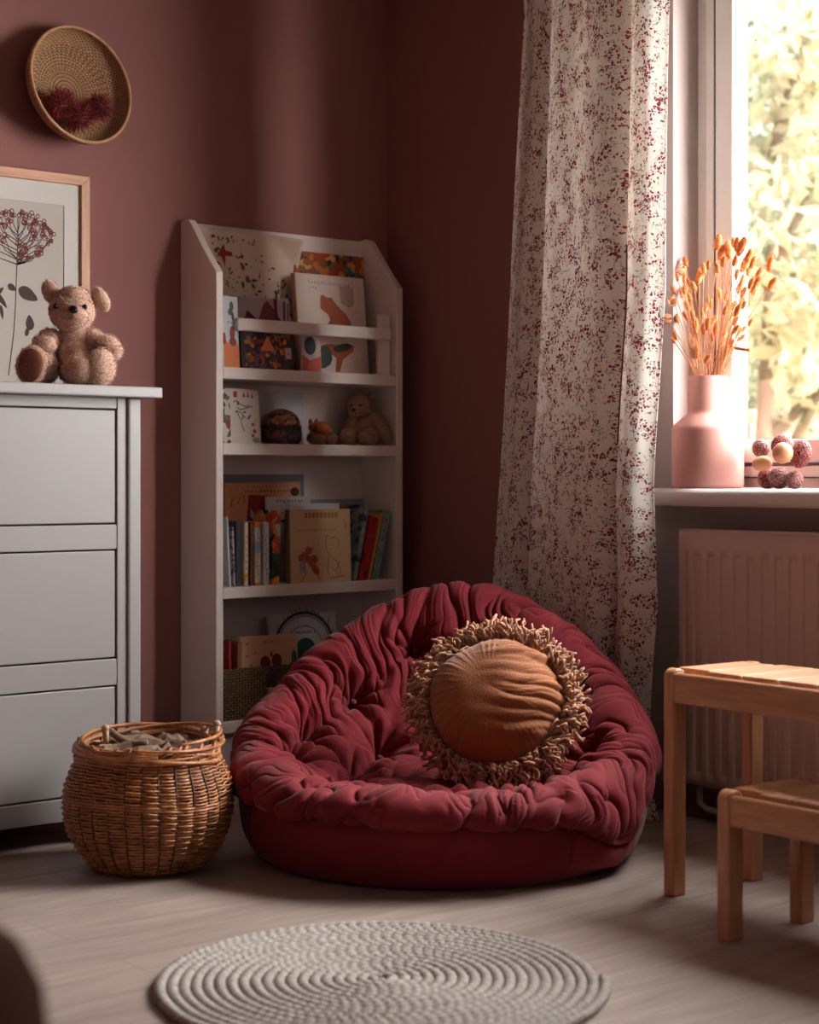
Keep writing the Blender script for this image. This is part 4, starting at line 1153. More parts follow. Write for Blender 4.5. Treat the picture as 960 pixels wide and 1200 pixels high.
# two leaning flowering sprigs with thin petals at the left
for (cx, cy) in ((180, 275), (118, 510), (75, 640), (640, 890)):
    tip = at_x(770 + cx / 6.4, 270 + cy / 6.4, vc.x); rs = np.random.RandomState(cx)
    neck = Vector((vc.x, vc.y + max(-.036, min(.036, (tip.y - vc.y) * .35)), vc.z + .29))
    lab = {180: 'uppermost pale papery flower sprig at the left of the dried bunch', 118: 'pale papery flower sprig at mid height, left side of the dried bunch', 75: 'pinkish papery sprig sticking out farthest left from the dried bunch', 640: 'short brown beaded spike bent right, lowest in the dried bunch'}[cx]
    root = thing('dried_flower', lab, 'dried flower', tuple(neck)); P = [(0, 0, -.2), (0, 0, 0), tuple((tip - neck) * .5 + Vector((0, 0, .01))), tuple(tip - neck)]
    MB().tube(P, .001, 5).build('stem', M['stem'], root)
    mb = MB(); c = np.array(tip - neck)
    for q_ in range(9):
        d = rs.normal(size=3); d /= np.linalg.norm(d)
        if cx == 640: mb.ell(c + np.array([0, (q_ - 4) * .0055, (4 - q_) * -.001]), (.005, .0045, .005), 8, 6)
        else: mb.ell(c + d * .012 + np.array([0, 0, -.008]), (.010, .008, .0018), 10, 6, Vector(d).to_track_quat('Z', 'Y').to_matrix())
    mb.build('petals', M['seed'] if cx == 640 else M['petal'], root)

# ------------------------------------------------------------------ rough fruits and nuts beside the vase
t = NT('rough_red_peel'); v = t.coords()
vr = t.vor(v, 260); t.col(t.ramp(vr, [(.1, srgb(200, 128, 118)), (.45, srgb(142, 52, 48)), (.8, srgb(96, 30, 32))]))
M['lychee'] = t.fin(.5, .4, t.bump(vr, 1.0, -.005))
t = NT('rough_pink_peel'); v = t.coords()
vr = t.vor(v, 260); t.col(t.ramp(vr, [(.1, srgb(222, 180, 172)), (.45, srgb(158, 96, 92)), (.8, srgb(110, 60, 60))]))
M['lychee_pale'] = t.fin(.5, .4, t.bump(vr, 1.0, -.005))
M['nut'] = plain('pale_nut', srgb(216, 148, 108), .6, .06, 20, .15, 120, .001)
def bumpy(name, X, Y, dx, r, mat_, lab, Mx=None, cat='fruit', grp='rough skinned fruits piled on the window sill', bumps=True):
    p = at_x(X, Y, vc.x + dx)
    mb = MB(); sd = X
    n1, n2 = 64, 44
    def wp(d):
        k = 1 + .03 * float(perlin(d.x * 2 + sd, d.y * 2, d.z * 2))
        if bumps: k += .05 * abs(float(perlin(d.x * 13, d.y * 13, d.z * 13)))
        return k
    mb.ell((0, 0, 0), r, n1, n2, Mx, wp)
    o = mb.build(name, mat_); o.location = p; tag(o, lab, cat, grp); return o
sillz = .872
def sit(o, rz_): o.location.z = sillz + rz_
for a_ in ((913, 563, 0.0, (.026, .026, .027), 'lychee', 'pale rough fruit in the middle of the bottom row on the window sill'),
           (900, 563, .025, (.026, .027, .027), 'lychee', 'dark red rough fruit at the left end of the bottom row'),
           (931, 565, .01, (.022, .024, .023), 'lychee', 'small pale rough fruit at the right end of the bottom row')):
    o = bumpy(a_[4], a_[0], a_[1], a_[2], a_[3], M['lychee'] if a_[0] == 900 else M['lychee_pale'], a_[5]); sit(o, a_[3][2] * 1.0)
bumpy('lychee', 892, 525, .018, (.021, .024, .024), M['lychee_pale'], 'greyish pink rough fruit at upper left of the pile, next to the vase')
bumpy('lychee', 917, 522, .022, (.026, .030, .029), M['lychee'], 'dark red rough fruit on top of the pile behind the round nut')
bumpy('lychee', 939, 532, .008, (.024, .027, .036), M['lychee'], 'largest elongated rough red fruit at upper right of the pile', ey(.35, 0, 0))
bumpy('nut', 917.5, 531, -.030, (.024, .027, .027), M['nut'], 'smooth round tan nut in the centre of the fruit pile', None, 'nut', 'smooth nuts in the fruit pile', False)
o = bumpy('nut', 893.5, 543, -.028, (.019, .029, .019), M['nut'], 'pointed oval tan nut at the left edge of the fruit pile', ey(-.15, 0, 0), 'nut', 'smooth nuts in the fruit pile', False)

# ------------------------------------------------------------------ books and toys on the shelves
_pm = {}
def pm(c, rough=.55):
    k = tuple(c)
    if k not in _pm: _pm[k] = plain('paint_%d_%d_%d' % k, srgb(*c), rough, .03, 9)
    return _pm[k]
M['pages'] = plain('book_pages', srgb(222, 208, 188), .85, .05, 200, 0)
def patch_mat(name, base, cols, scale, thr=.5, seed=0.0, stretch=(1, 1, 1)):
    """printed picture: irregular patches of a few colours on a base colour"""
    t = NT(name); v = t.coords(stretch); mp = t.n('ShaderNodeMapping'); mp.inputs['Location'].default_value = (seed, seed * 1.3, seed * .7); t.l(v, mp.inputs['Vector'])
    wn = t.n('ShaderNodeTexNoise'); wn.inputs['Scale'].default_value = scale * 1.2; wn.inputs['Detail'].default_value = 3; t.l(mp.outputs[0], wn.inputs['Vector'])
    vm = t.n('ShaderNodeVectorMath'); vm.operation = 'MULTIPLY_ADD'; t.l(wn.outputs['Color'], vm.inputs[0]); vm.inputs[1].default_value = (.9 / scale,) * 3; t.l(mp.outputs[0], vm.inputs[2])
    vc_ = t.vor(vm.outputs[0], scale, 'Color'); sp = t.n('ShaderNodeSeparateColor'); t.l(vc_, sp.inputs[0])
    n = len(cols); col = t.ramp(sp.outputs[0], [((i + .0) / n, srgb(*c)) for i, c in enumerate(cols)], 'CONSTANT')
    m_ = t.math('GREATER_THAN', sp.outputs[1], thr); t.col(t.mix(m_, srgb(*base), col)); return t.fin(.5, .3)
def bx(X, y): return at_y(X, 0, y).x
def bz(X, Y, y): return at_y(X, Y, y).z
def scribble(w_, h_, n, rs, y, x0=0, z0=0, th=.0016):
    """a line of small hand lettering, too small to read in the photograph"""
    mb = MB(); st_ = w_ / n
    for i in range(n):
        cx = x0 + st_ * (i + .5)
        for k in range(2):
            a = (cx + rs.uniform(-.35, .35) * st_, z0 + rs.uniform(0, .4) * h_); b = (cx + rs.uniform(-.35, .35) * st_, z0 + rs.uniform(.6, 1) * h_)
            m_ = ((a[0] + b[0]) / 2 + rs.uniform(-.25, .25) * st_, (a[1] + b[1]) / 2); ribbon(mb, [a, m_, b], th, y)
    return mb
def face_book(label, X0, X1, Ytop, y, zb_, th, cm, lean=.10, tilt=0.0, deco=None, grp=None, spine=None, name='picture_book', xoff=0):
    xa, xb_ = bx(X0, y), bx(X1, y); w_ = xb_ - xa; h_ = (bz((X0 + X1) / 2, Ytop, y) - zb_) / math.cos(lean)
    root = thing(name, label, 'book', (xa + xoff, y, zb_ + .0005), 0, grp); root.rotation_euler = (-lean, tilt, 0)
    m1 = MB().box((0, 0, 0), (w_, .0022, h_)).box((0, th - .0022, 0), (w_, th, h_))
    if spine is None: m1.box((0, .0022, 0), (.0022, th - .0022, h_))
    m1.build('cover', cm, root, False, .0006)
    if spine is not None: MB().box((-.003, 0, 0), (.0, th, h_)).build('spine', spine, root, False, .0006)
    MB().box((.0024, .0024, .003), (w_ - .004, th - .0024, h_ - .003)).build('pages', M['pages'], root, False)
    if deco: deco(root, w_, h_)
    return root
def spine_book(label, Xb, Yb, Ytop, y, zb_, th, h_, dep, cm, tilt=0.0, deco=None, grp=None, name='book'):
    xa = bx(Xb, y)
    root = thing(name, label, 'book', (xa, y, zb_ + .0005 + (th * math.sin(-tilt) if tilt < 0 else 0)), 0, grp); root.rotation_euler = (0, tilt, 0)
    m1 = MB().box((0, 0, 0), (th, .002, h_)).box((0, .002, 0), (.002, dep, h_)).box((th - .002, .002, 0), (th, dep, h_)); m1.build('cover', cm, root, False, .0006)
    MB().box((.0022, .0022, .003), (th - .0022, dep - .004, h_ - .003)).build('pages', M['pages'], root, False)
    if deco: deco(root, th, h_)
    return root
def spine_text(col, n=9, w_=.45):
    def f(root, th, h_):
        rs = np.random.RandomState(int(th * 1e5)); mb = MB(); x0 = th * (.5 - w_ / 2)
        for i in range(n):
            z0 = h_ * (.15 + .7 * i / n); a = (x0 + rs.uniform(0, 1) * th * w_, z0); b = (x0 + rs.uniform(0, 1) * th * w_, z0 + h_ * .045)
            ribbon(mb, [a, ((a[0] + b[0]) / 2 + rs.uniform(-.3, .3) * th * w_, (a[1] + b[1]) / 2), b], .0022, -.0003)
        mb.build('spine_title', pm(col), root, False)
    return f
def poly_part(root, name, col, w_, h_, polys, y=-.0004):
    mb = MB()
    for pl in polys: blob2(mb, [(p[0] * w_, p[1] * h_) for p in pl], y)
    return mb.build(name, pm(col) if isinstance(col, tuple) else col, root, False)
def ellp(cx, cy, rx, ry, n=18, a0=0): return [(cx + rx * math.cos(2 * PI * k / n) * math.cos(a0) - ry * math.sin(2 * PI * k / n) * math.sin(a0), cy + rx * math.cos(2 * PI * k / n) * math.sin(a0) + ry * math.sin(2 * PI * k / n) * math.cos(a0)) for k in range(n)]
zA, zB, zC, zD = 1.219, 1.0, .585, .198

# cream sheet with leaf specks
ys0 = -.022; x0s, x1s = ix0 + .004, bx(348, ys0); z1s = 1.640
shl = thing('leaf_print_sheet', 'large cream paper sheet speckled with small dark leaves at the top of the bookshelf', 'paper sheet', (x0s, ys0, zA))
w_s, h_s = x1s - x0s, z1s - zA; n_ = 40
uu_, vv_ = np.meshgrid(np.linspace(0, 1, n_), np.linspace(0, 1, n_))
cor = np.clip(uu_ * .9 + vv_ - 1.66, 0, 1)
Xs = uu_ * w_s - cor * .05; Zs_ = vv_ * h_s - cor * .05; Ys = -.004 - .22 * cor - .004 * np.sin(uu_ * 4) * vv_
def ysheet(u, v): c = max(0, u * .9 + v - 1.66); return -.004 - .22 * c - .004 * math.sin(u * 4) * v
V = np.stack([Xs, Ys, Zs_], -1).reshape(-1, 3); F = [(j * n_ + i, j * n_ + i + 1, (j + 1) * n_ + i + 1, (j + 1) * n_ + i) for j in range(n_ - 1) for i in range(n_ - 1)]
o = MB().add(V, F).build('sheet', plain('cream_paper', srgb(226, 204, 186), .8, .03, 8), shl)
so = o.modifiers.new('t', 'SOLIDIFY'); so.thickness = .0008
rs = np.random.RandomState(14); sp1 = MB()
for k in range(170):
    u, v_ = rs.uniform(.06, .95), rs.uniform(.4, .95)
    if u * .9 + v_ > 1.45: continue
    a = rs.uniform(0, PI); l_ = rs.uniform(.0025, .0095); wd = l_ * rs.uniform(.18, .7); cx, cz = u * w_s, v_ * h_s; y = ysheet(u, v_) - .0045
    blob2(sp1, [(cx + math.cos(t_) * l_ * math.cos(a) - math.sin(t_) * wd * math.sin(a), cz + math.cos(t_) * l_ * math.sin(a) + math.sin(t_) * wd * math.cos(a)) for t_ in np.linspace(0, 2 * PI, 9)[:-1]], y)
sp1.build('leaf_specks', pm((84, 62, 46)), o, False)
rb_ = MB(); _rl = at_y(262, 297, ys0 - .01); cx, cz = _rl.x - x0s, _rl.z - zA
blob2(rb_, [(cx - .022, cz - .004), (cx + .002, cz + .030), (cx + .006, cz + .010), (cx + .030, cz + .006), (cx + .034, cz - .006), (cx + .008, cz - .006), (cx + .006, cz - .040), (cx - .006, cz - .012)], ysheet(.1, .8) - .0045)
rb_.build('red_leaf', pm((150, 26, 32)), o, False)

# top ledge
def deco_castle(root, w_, h_):
    poly_part(root, 'illustration', (126, 62, 52), w_, h_, [[(.1, .0), (.1, .62), (.2, .82), (.3, .62), (.42, .72), (.5, .9), (.58, .97), (.66, .9), (.85, .70), (.9, .66), (.9, 0)]])
    poly_part(root, 'tree_drawing', (112, 34, 34), w_, h_, [[(.74, 0), (.72, .55), (.70, 1), (.76, 1), (.78, .6), (.8, 0)], [(.86, 0), (.88, .98), (.93, .98), (.92, 0)], [(.94, .3), (.95, .96), (.99, .95), (.99, .3)]], -.0007)
face_book('landscape picture book showing a red roofed house under a pale sky, behind the book rail', 279, 341, 349, -.085, zA, .012, pm((176, 160, 168)), .05, 0, deco_castle)
def deco_dark(root, w_, h_):
    poly_part(root, 'illustration', patch_mat('dark_book_art', (74, 60, 62), [(196, 92, 52), (222, 142, 72), (98, 88, 100), (60, 52, 60), (178, 70, 70), (110, 130, 130)], 75, .45, 2.0), w_, h_, [[(.07, .04), (.93, .04), (.93, .92), (.07, .92)]])
    poly_part(root, 'burning_pyramid', (228, 132, 66), w_, h_, [[(.36, .48), (.5, .86), (.64, .48)]], -.0008)
    poly_part(root, 'price_sticker', (196, 190, 186), w_, h_, [[(.83, .30), (.94, .30), (.94, .58), (.83, .58)]], -.0008)
    scribble(w_ * .07, h_ * .05, 3, np.random.RandomState(3), -.0011, w_ * .85, h_ * .4).build('sticker_text', pm((60, 56, 56)), root, False)
face_book('dark landscape picture book with glowing orange pyramid under the book rail', 284, 346, 387, -.150, zA, .012, pm((60, 46, 48)), .10, 0, deco_dark)
def deco_thin(root, w_, h_):
    poly_part(root, 'illustration', (222, 120, 58), w_, h_, [[(.05, .0), (.05, .34), (.2, .38), (.5, .30), (.8, .36), (1, .3), (1, 0)]])
    poly_part(root, 'figure_drawing', (150, 52, 40), w_, h_, [ellp(.6, .48, .16, .10), ellp(.62, .36, .22, .06), ellp(.1, .40, .1, .09)], -.0007)
    poly_part(root, 'plant_drawing', (84, 96, 60), w_, h_, [ellp(.6, .86, .12, .07), ellp(.52, .78, .15, .05), ellp(.66, .72, .08, .06)], -.0007)
    scribble(w_ * .5, h_ * .06, 3, np.random.RandomState(8), -.0008, w_ * .3, h_ * .60).build('title', pm((70, 60, 62)), root, False)
face_book('narrow white picture book with orange bottom at the far left of the top ledge', 262, 281, 347, -.176, zA, .012, pm((206, 212, 220)), .06, 0, deco_thin)
face_book('tall book with orange and teal patterned cover at the back of the top ledge', 349, 433, 297, -.045, zA, .014, patch_mat('patterned_cover', (150, 84, 40), [(196, 112, 48), (40, 70, 84), (70, 110, 110), (180, 60, 44), (210, 150, 80), (64, 40, 36)], 55, .3, 5.0), .05)
def deco_fox(root, w_, h_):
    poly_part(root, 'fox_drawing', (166, 82, 44), w_, h_, [[(.34, .78), (.38, .80), (.44, .77), (.5, .78), (.58, .70), (.70, .62), (.76, .55), (.78, .46), (.77, .38), (.52, .38), (.44, .44), (.42, .50), (.47, .54), (.44, .60), (.40, .62), (.33, .66)], [(.36, .30), (.8, .30), (.78, .24), (.62, .15), (.56, .02), (.5, .02), (.52, .16), (.42, .22)]])
    poly_part(root, 'bird_drawing', (46, 66, 54), w_, h_, [ellp(.36, .18, .10, .11, 18, .4), ellp(.62, .27, .14, .04, 18, .2), ellp(.3, .08, .08, .03)], -.0007)
    poly_part(root, 'grey_patch', (178, 152, 146), w_, h_, [[(.62, .90), (.84, .90), (.83, .72), (.76, .68), (.64, .72)]], -.0004)  # flat grey patch at the upper right of the cover
    scribble(w_ * .62, h_ * .038, 14, np.random.RandomState(5), -.0009, w_ * .17, h_ * .895).build('title', pm((120, 96, 92)), root, False)
    scribble(w_ * .12, h_ * .03, 3, np.random.RandomState(6), -.0009, w_ * .18, h_ * .845).build('subtitle', pm((130, 104, 98)), root, False)
face_book('cream picture book with an orange fox on the cover leaning on the top ledge', 353, 433, 322, -.105, zA, .020, pm((214, 194, 184)), .10, 0, deco_fox, None, pm((190, 146, 112)))
def deco_coral(root, w_, h_):
    poly_part(root, 'oval_print', (48, 54, 66), w_, h_, [ellp(.45, .68, .30, .24)])
    poly_part(root, 'flower_print', (204, 92, 78), w_, h_, [[(.02, .02), (.02, .45), (.2, .34), (.45, .3), (.7, .36), (.98, .42), (.98, .02)]], -.0006)
face_book('small booklet with a dark oval above coral flowers standing under the book rail', 354, 377, 391, -.150, zA, .008, pm((206, 186, 176)), .06, 0, deco_coral)

# second shelf
def deco_plants(root, w_, h_):
    rs = np.random.RandomState(31)
    poly_part(root, 'red_lettering', (176, 60, 50), w_, h_, [ellp(.28 + .0, .90, .05, .05), [(.22, .84), (.34, .84), (.34, .95), (.22, .95)], [(.5, .85), (.54, .95), (.6, .86)], [(.62, .86), (.68, .96), (.72, .85)], [(.74, .84), (.80, .94), (.84, .85)]])
    mb = MB()
    for pts in ([(.2, .75), (.3, .78), (.42, .72), (.6, .68), (.7, .72)], [(.3, .66), (.42, .62), (.62, .66), (.8, .70)], [(.3, .6), (.36, .5), (.42, .42)], [(.36, .60), (.46, .54), (.56, .48)], [(.42, .40), (.46, .3), (.5, .22)]):
        ribbon(mb, [(p[0] * w_, p[1] * h_) for p in pts], .003, -.0005)
    for k in range(7): blob2(mb, [(p[0] * w_, p[1] * h_) for p in ellp(rs.uniform(.2, .7), rs.uniform(.45, .75), .05, .018, 10, rs.uniform(0, 3))], -.0006)
    mb.build('plant_drawing', pm((82, 66, 62)), root, False)
    poly_part(root, 'berry_drawing', (172, 72, 60), w_, h_, [ellp(.78, .36, .05, .03), ellp(.82, .24, .06, .04), ellp(.76, .16, .05, .03)], -.0006)
    poly_part(root, 'sprig_drawing', (140, 152, 140), w_, h_, [ellp(.85, .08, .12, .05)], -.0005)
face_book('white picture book with thin branches and red lettering at the left of the second shelf', 268, 306, 455, -.165, zB, .014, pm((216, 204, 198)), .14, 0.03, deco_plants, None, pm((196, 190, 188)))
face_book('thin white booklet wedged between the branch book and the shelf side', 262, 271, 456, -.178, zB, .006, patch_mat('leaf_booklet', (206, 196, 190), [(120, 96, 84), (150, 60, 60), (96, 92, 84)], 60, .55, 9.), .05)
face_book('plain pale grey square book leaning against the back of the second shelf', 300, 356, 459, -.032, zB, .010, pm((198, 200, 206)), .03)
# round fabric pouch
pq = at_y(330, 519, -.105)
pch = thing('fabric_pouch', 'round flowered fabric pouch with dark lower band on the second shelf', 'pouch', (pq.x, -.105, zB))
mb = MB(); prof = [(0, 0), (.05, .001), (.060, .012), (.062, .03), (.058, .052)]
mb.lathe(prof, 40); mb.build('band', patch_mat('pouch_band', (62, 56, 62), [(150, 50, 56), (90, 80, 84)], 90, .8, 1.), pch)
MB().lathe([(.058, .052), (.056, .07), (.046, .088), (.030, .100), (.010, .107), (0, .108)], 40).build('flowered_top', patch_mat('pouch_flowers', (170, 128, 104), [(110, 56, 48), (140, 88, 70), (84, 60, 50)], 110, .45, 3.), pch)
MB().tube([(.058 * math.cos(a), .058 * math.sin(a), .053) for a in np.linspace(0, 2 * PI, 40)[:-1]], .003, 6, closed=True).build('piping', pm((80, 56, 50)), pch)
# small orange fox toy
fq = at_y(377, 519, -.115)
rs = np.random.RandomState(77)
M['fur_orange'] = fur_mat('orange_plush', srgb(168, 88, 46)); M['fur_rust'] = fur_mat('rust_plush', srgb(122, 76, 56))
fx_ = thing('plush_toy', 'small plush toy with bright orange back curled beside the shelf bear', 'plush toy', (fq.x, -.115, zB), YAW - PI / 2)
part(fx_, 'torso', M['fur_rust'], [((-.012, 0, .022), (.034, .026, .022), None), ((.024, .004, .020), (.026, .024, .020), None)], rs, 1500, .004)
f2_ = part(fx_, 'head', M['fur_orange'], [((.002, -.008, .052), (.030, .024, .018), ey(0, .3, 0)), ((-.024, -.006, .054), (.016, .014, .014), None)], rs, 1500, .004)
for x in (-.034, -.016): part(f2_, 'ear', M['fur_orange'], [((x, -.004, .070), (.006, .004, .010), None)], rs, 800, .003)
for x in (-.034, -.022): MB().ell((x, -.019, .056), (.0022,) * 3, 8, 6).build('eye', M['black'], f2_)
# brown shelf bear
bq = at_y(425, 519, -.105)
sb_ = thing('teddy_bear', 'brown curly plush bear slumped at the right end of the second shelf', 'teddy bear', (bq.x, -.105, zB), YAW - PI / 2 - .25)
part(sb_, 'torso', M['fur_dark'], [((.012, .005, .052), (.045, .038, .048), None)], rs, 1800)
h2 = part(sb_, 'head', M['fur_dark'], [((-.008, -.010, .122), (.040, .036, .038), None), ((-.012, -.042, .106), (.020, .016, .016), None)], rs, 2000, .005)
for c in ((-.036, 0, .150), (.026, .004, .152)): part(h2, 'ear', M['fur_dark'], [(c, (.014, .010, .014), None)], rs, 1200, .004)
for c in ((-.024, -.044, .124), (.006, -.045, .124)): MB().ell(c, (.004,) * 3, 10, 8).build('eye', M['black'], h2)
MB().ell((-.012, -.059, .110), (.007, .005, .005), 10, 8).build('nose', M['black'], h2)
part(sb_, 'arm', M['fur_dark'], [((.062, -.010, .058), (.022, .022, .056), ey(0, -.55, 0))], rs, 1800)
part(sb_, 'arm', M['fur_dark'], [((-.034, -.022, .066), (.016, .018, .034), ey(0, .5, 0))], rs, 1500)
part(sb_, 'leg', M['fur_dark'], [((-.030, -.040, .028), (.030, .040, .027), None)], rs, 1800)
part(sb_, 'leg', M['fur_dark'], [((.030, -.044, .028), (.030, .038, .026), None)], rs, 1800)

# third shelf
face_book('large plain blue grey book at the back left of the book row', 264, 359, 556, -.030, zC, .012, pm((128, 134, 144)), .04)
def deco_peach(root, w_, h_):
    poly_part(root, 'red_house_drawing', (150, 44, 32), w_, h_, [[(.24, .46), (.30, .88), (.62, .86), (.66, .46)]], -.0005)
    poly_part(root, 'dark_gate_drawing', (76, 30, 26), w_, h_, [[(.44, .46), (.46, .74), (.54, .78), (.62, .72), (.64, .46)], ellp(.92, .90, .06, .045)], -.0008)
    scribble(w_ * .64, h_ * .035, 15, np.random.RandomState(2), -.001, w_ * .24, h_ * .895, .0024).build('title', pm((72, 44, 40)), root, False)
    scribble(w_ * .5, h_ * .015, 14, np.random.RandomState(4), -.001, w_ * .34, h_ * .95, .0012).build('subtitle', pm((110, 66, 50)), root, False)
    scribble(w_ * .2, h_ * .2, 3, np.random.RandomState(9), -.001, w_ * .06, h_ * .72, .0014).build('twig_drawing', pm((90, 56, 46)), root, False)
face_book('peach coloured picture book with a red house standing above the spines at the left', 268, 356, 566, -.055, zC, .014, pm((218, 150, 108)), .05, -.01, deco_peach)
def deco_white(root, w_, h_):
    scribble(w_ * .62, h_ * .035, 9, np.random.RandomState(12), -.001, w_ * .2, h_ * .93, .0022).build('title', pm((50, 46, 50)), root, False)
    poly_part(root, 'blue_stripe', (52, 74, 120), w_, h_, [[(.06, .70), (.4, .70), (.4, .73), (.06, .73)], [(.06, .80), (.36, .80), (.36, .81), (.06, .81)]])
face_book('white book with black title rising behind the upright spines', 316, 366, 582, -.095, zC, .014, pm((210, 208, 210)), .04, 0, deco_white)
def deco_blue(root, w_, h_):
    scribble(w_ * .55, h_ * .035, 12, np.random.RandomState(22), -.001, w_ * .20, h_ * .90, .0022).build('title', pm((60, 70, 84)), root, False)
    poly_part(root, 'bug_drawing', (90, 34, 48), w_, h_, [ellp(.82, .88, .06, .035, 12, -.4), ellp(.90, .85, .05, .03, 12, -.5)], -.0006)
face_book('wide pale blue book at the back right of the book row', 352, 450, 585, -.035, zC, .014, pm((150, 162, 176)), .04, 0, deco_blue)
face_book('thin white book whose top edge shows just above the tan picture book', 341, 399, 590, -.120, zC, .010, pm((216, 214, 220)), .02)
face_book('yellow and dark picture book peeking out right of the tan book', 396, 424, 592, -.085, zC, .012, patch_mat('yellow_dark_cover', (64, 46, 38), [(206, 150, 70), (150, 84, 50), (50, 40, 40)], 40, .4, 4.), .04)
def deco_tan(root, w_, h_):
    poly_part(root, 'gold_title', (172, 130, 62), w_, h_, [[(.24 + i * .062, .88), (.24 + i * .062 + .045, .88), (.24 + i * .062 + .045, .955), (.24 + i * .062, .955)] for i in range(9)], -.0006)
    scribble(w_ * .62, h_ * .03, 16, np.random.RandomState(42), -.0008, w_ * .14, h_ * .70, .0018).build('subtitle', pm((150, 112, 58)), root, False)
    poly_part(root, 'red_animal_drawing', (176, 84, 66), w_, h_, [ellp(.22, .34, .10, .07), ellp(.36, .30, .09, .07, 18, .8), ellp(.40, .18, .05, .09, 18, .6), ellp(.30, .44, .06, .05)], -.0006)
    mb = MB()
    for pts in ([(.16, .02), (.24, .12), (.22, .26), (.12, .34), (.2, .42), (.32, .40)], [(.3, .24), (.4, .16), (.48, .03)], [(.24, .44), (.28, .50), (.34, .46), (.38, .50)], [(.56, .56), (.6, .64), (.66, .60), (.72, .62), (.80, .56), (.78, .48)], [(.58, .56), (.58, .44), (.66, .34), (.76, .28), (.82, .14), (.74, .04)], [(.62, .36), (.60, .18), (.64, .05), (.9, .08)], [(.66, .2), (.74, .14), (.8, .28)], [(.88, .84), (.92, .78), (.9, .72)]):
        ribbon(mb, [(p[0] * w_, p[1] * h_) for p in pts], .0022, -.0009)
    mb.build('line_drawing', pm((110, 72, 52)), root, False)
    poly_part(root, 'grey_trousers_drawing', (160, 150, 152), w_, h_, [[(.15, .14), (.24, .14), (.24, .30), (.14, .30)]], -.0008)
face_book('tan picture book with gold title and two sketched animals facing out', 341, 412, 597, -.178, zC, .022, pm((212, 174, 138)), .03, 0, deco_tan, None, pm((118, 96, 48)))
# upright spines
def sbk(lab, X, Yt, th, cm, tilt=0, y=-.172, dep=.12, deco=None, grp=None):
    h_ = bz(X + 4, Yt, y) - zC
    return spine_book(lab, X, 0, Yt, y, zC, th, h_, dep, cm, tilt, deco, grp)
sbk('thin pale magazine leaning on the left shelf side', 269, 606, .006, pm((196, 204, 214)), -.055, -.17)
sbk('thin white and pink magazine second from the left shelf side', 274.5, 618, .005, patch_mat('pink_spine', (200, 190, 190), [(170, 110, 110), (110, 110, 116)], 90, .6, 6.), -.04, -.165)
sbk('dark slate grey book standing left of the cream spine', 277, 611, .022, pm((66, 64, 72)), 0, -.160)
sbk('narrow cream and yellow spine in the upright books', 287, 612, .012, patch_mat('cream_yellow_spine', (214, 200, 170), [(220, 176, 60), (180, 186, 196)], 40, .6, 2.5, (.3, 1, 1)), 0, -.170, .12, spine_text((110, 90, 80), 7, .4))
sbk('narrow rust brown spine between two pale ones', 294, 612, .007, pm((126, 62, 34)), 0, -.170)
sbk('cream spine with blue and orange marks', 299, 612, .020, patch_mat('cream_blue_spine', (208, 190, 156), [(150, 160, 180), (214, 132, 70), (190, 196, 200)], 34, .55, 7.5, (.3, 1, 1)), 0, -.172, .12, spine_text((60, 70, 96), 11, .5))
sbk('white spine with black lettering at its top', 309.5, 612, .018, pm((206, 200, 202)), 0, -.172, .12, spine_text((56, 56, 60), 9, .45))
sbk('orange and green patterned spine left of the tan book', 319, 598, .026, patch_mat('orange_green_spine', (220, 140, 84), [(60, 84, 62), (196, 82, 60), (190, 196, 190), (48, 56, 50), (170, 60, 90)], 42, .4, 8.5), .03, -.170)
def tiltbook(lab, X, ytop, th, cm, tilt, deco=None, hh=.22):
    return spine_book(lab, X, 0, 0, -.172, zC, th, hh, .12, cm, tilt, deco)
tiltbook('blue grey spine leaning right, just past the tan book', 413.5, 0, .014, patch_mat('bluegrey_spine', (126, 140, 150), [(60, 66, 72), (150, 160, 150)], 50, .6, 1.5), .225, None, .225)
tiltbook('red leaning spine with dark drawing near the right shelf side', 420, 0, .030, patch_mat('red_spine', (178, 44, 40), [(190, 58, 48), (96, 20, 24)], 46, .7, 3.5), .25, spine_text((70, 18, 22), 6, .5), .205)
tiltbook('orange yellow thin spine leaning against the red one', 431.5, 0, .007, pm((222, 140, 66)), .25, None, .212)
tiltbook('teal leaning spine with red hearts, last before the right shelf side', 435.5, 0, .024, patch_mat('teal_spine', (130, 160, 150), [(110, 142, 134), (150, 176, 160)], 60, .5, 6.5), .25,
         lambda root, th, h_: (poly_part(root, 'heart_drawing', (176, 44, 48), th, h_, [ellp(.5, .86, .22, .035), ellp(.45, .72, .14, .02)]), spine_text((70, 96, 92), 6, .35)(root, th, h_ * .75))[0], .222)

# lowest shelf: woven box with books, plate book behind
def deco_plate(root, w_, h_):
    mb = MB()
    for r_, wd in ((.44, .010), (.40, .003), (.28, .0025)): ringf(mb, (.50 * w_, .62 * h_), r_ * w_, wd, -.0006, 48)
    mb.build('round_frame_drawing', pm((64, 72, 78)), root, False)
    poly_part(root, 'green_drawing', (36, 84, 74), w_, h_, [ellp(.52, .64, .14, .10), ellp(.42, .52, .1, .08)], -.0008)
    mb = MB(); rs = np.random.RandomState(3)
    for k in range(16):
        a = PI * (.1 + .8 * k / 15); c = (.5 * w_ + .44 * w_ * math.cos(a), .62 * h_ + .44 * w_ * math.sin(a)); b = (c[0] + rs.uniform(-.04, .04) * w_, c[1] + rs.uniform(.03, .09) * h_)
        ribbon(mb, [c, ((c[0] + b[0]) / 2 + .004, (c[1] + b[1]) / 2), b], .003, -.0009)
    mb.build('leaf_wreath_drawing', pm((84, 60, 50)), root, False)
    scribble(w_ * .34, h_ * .04, 8, np.random.RandomState(33), -.001, w_ * .34, h_ * .78, .0026).build('title', pm((60, 56, 60)), root, False)
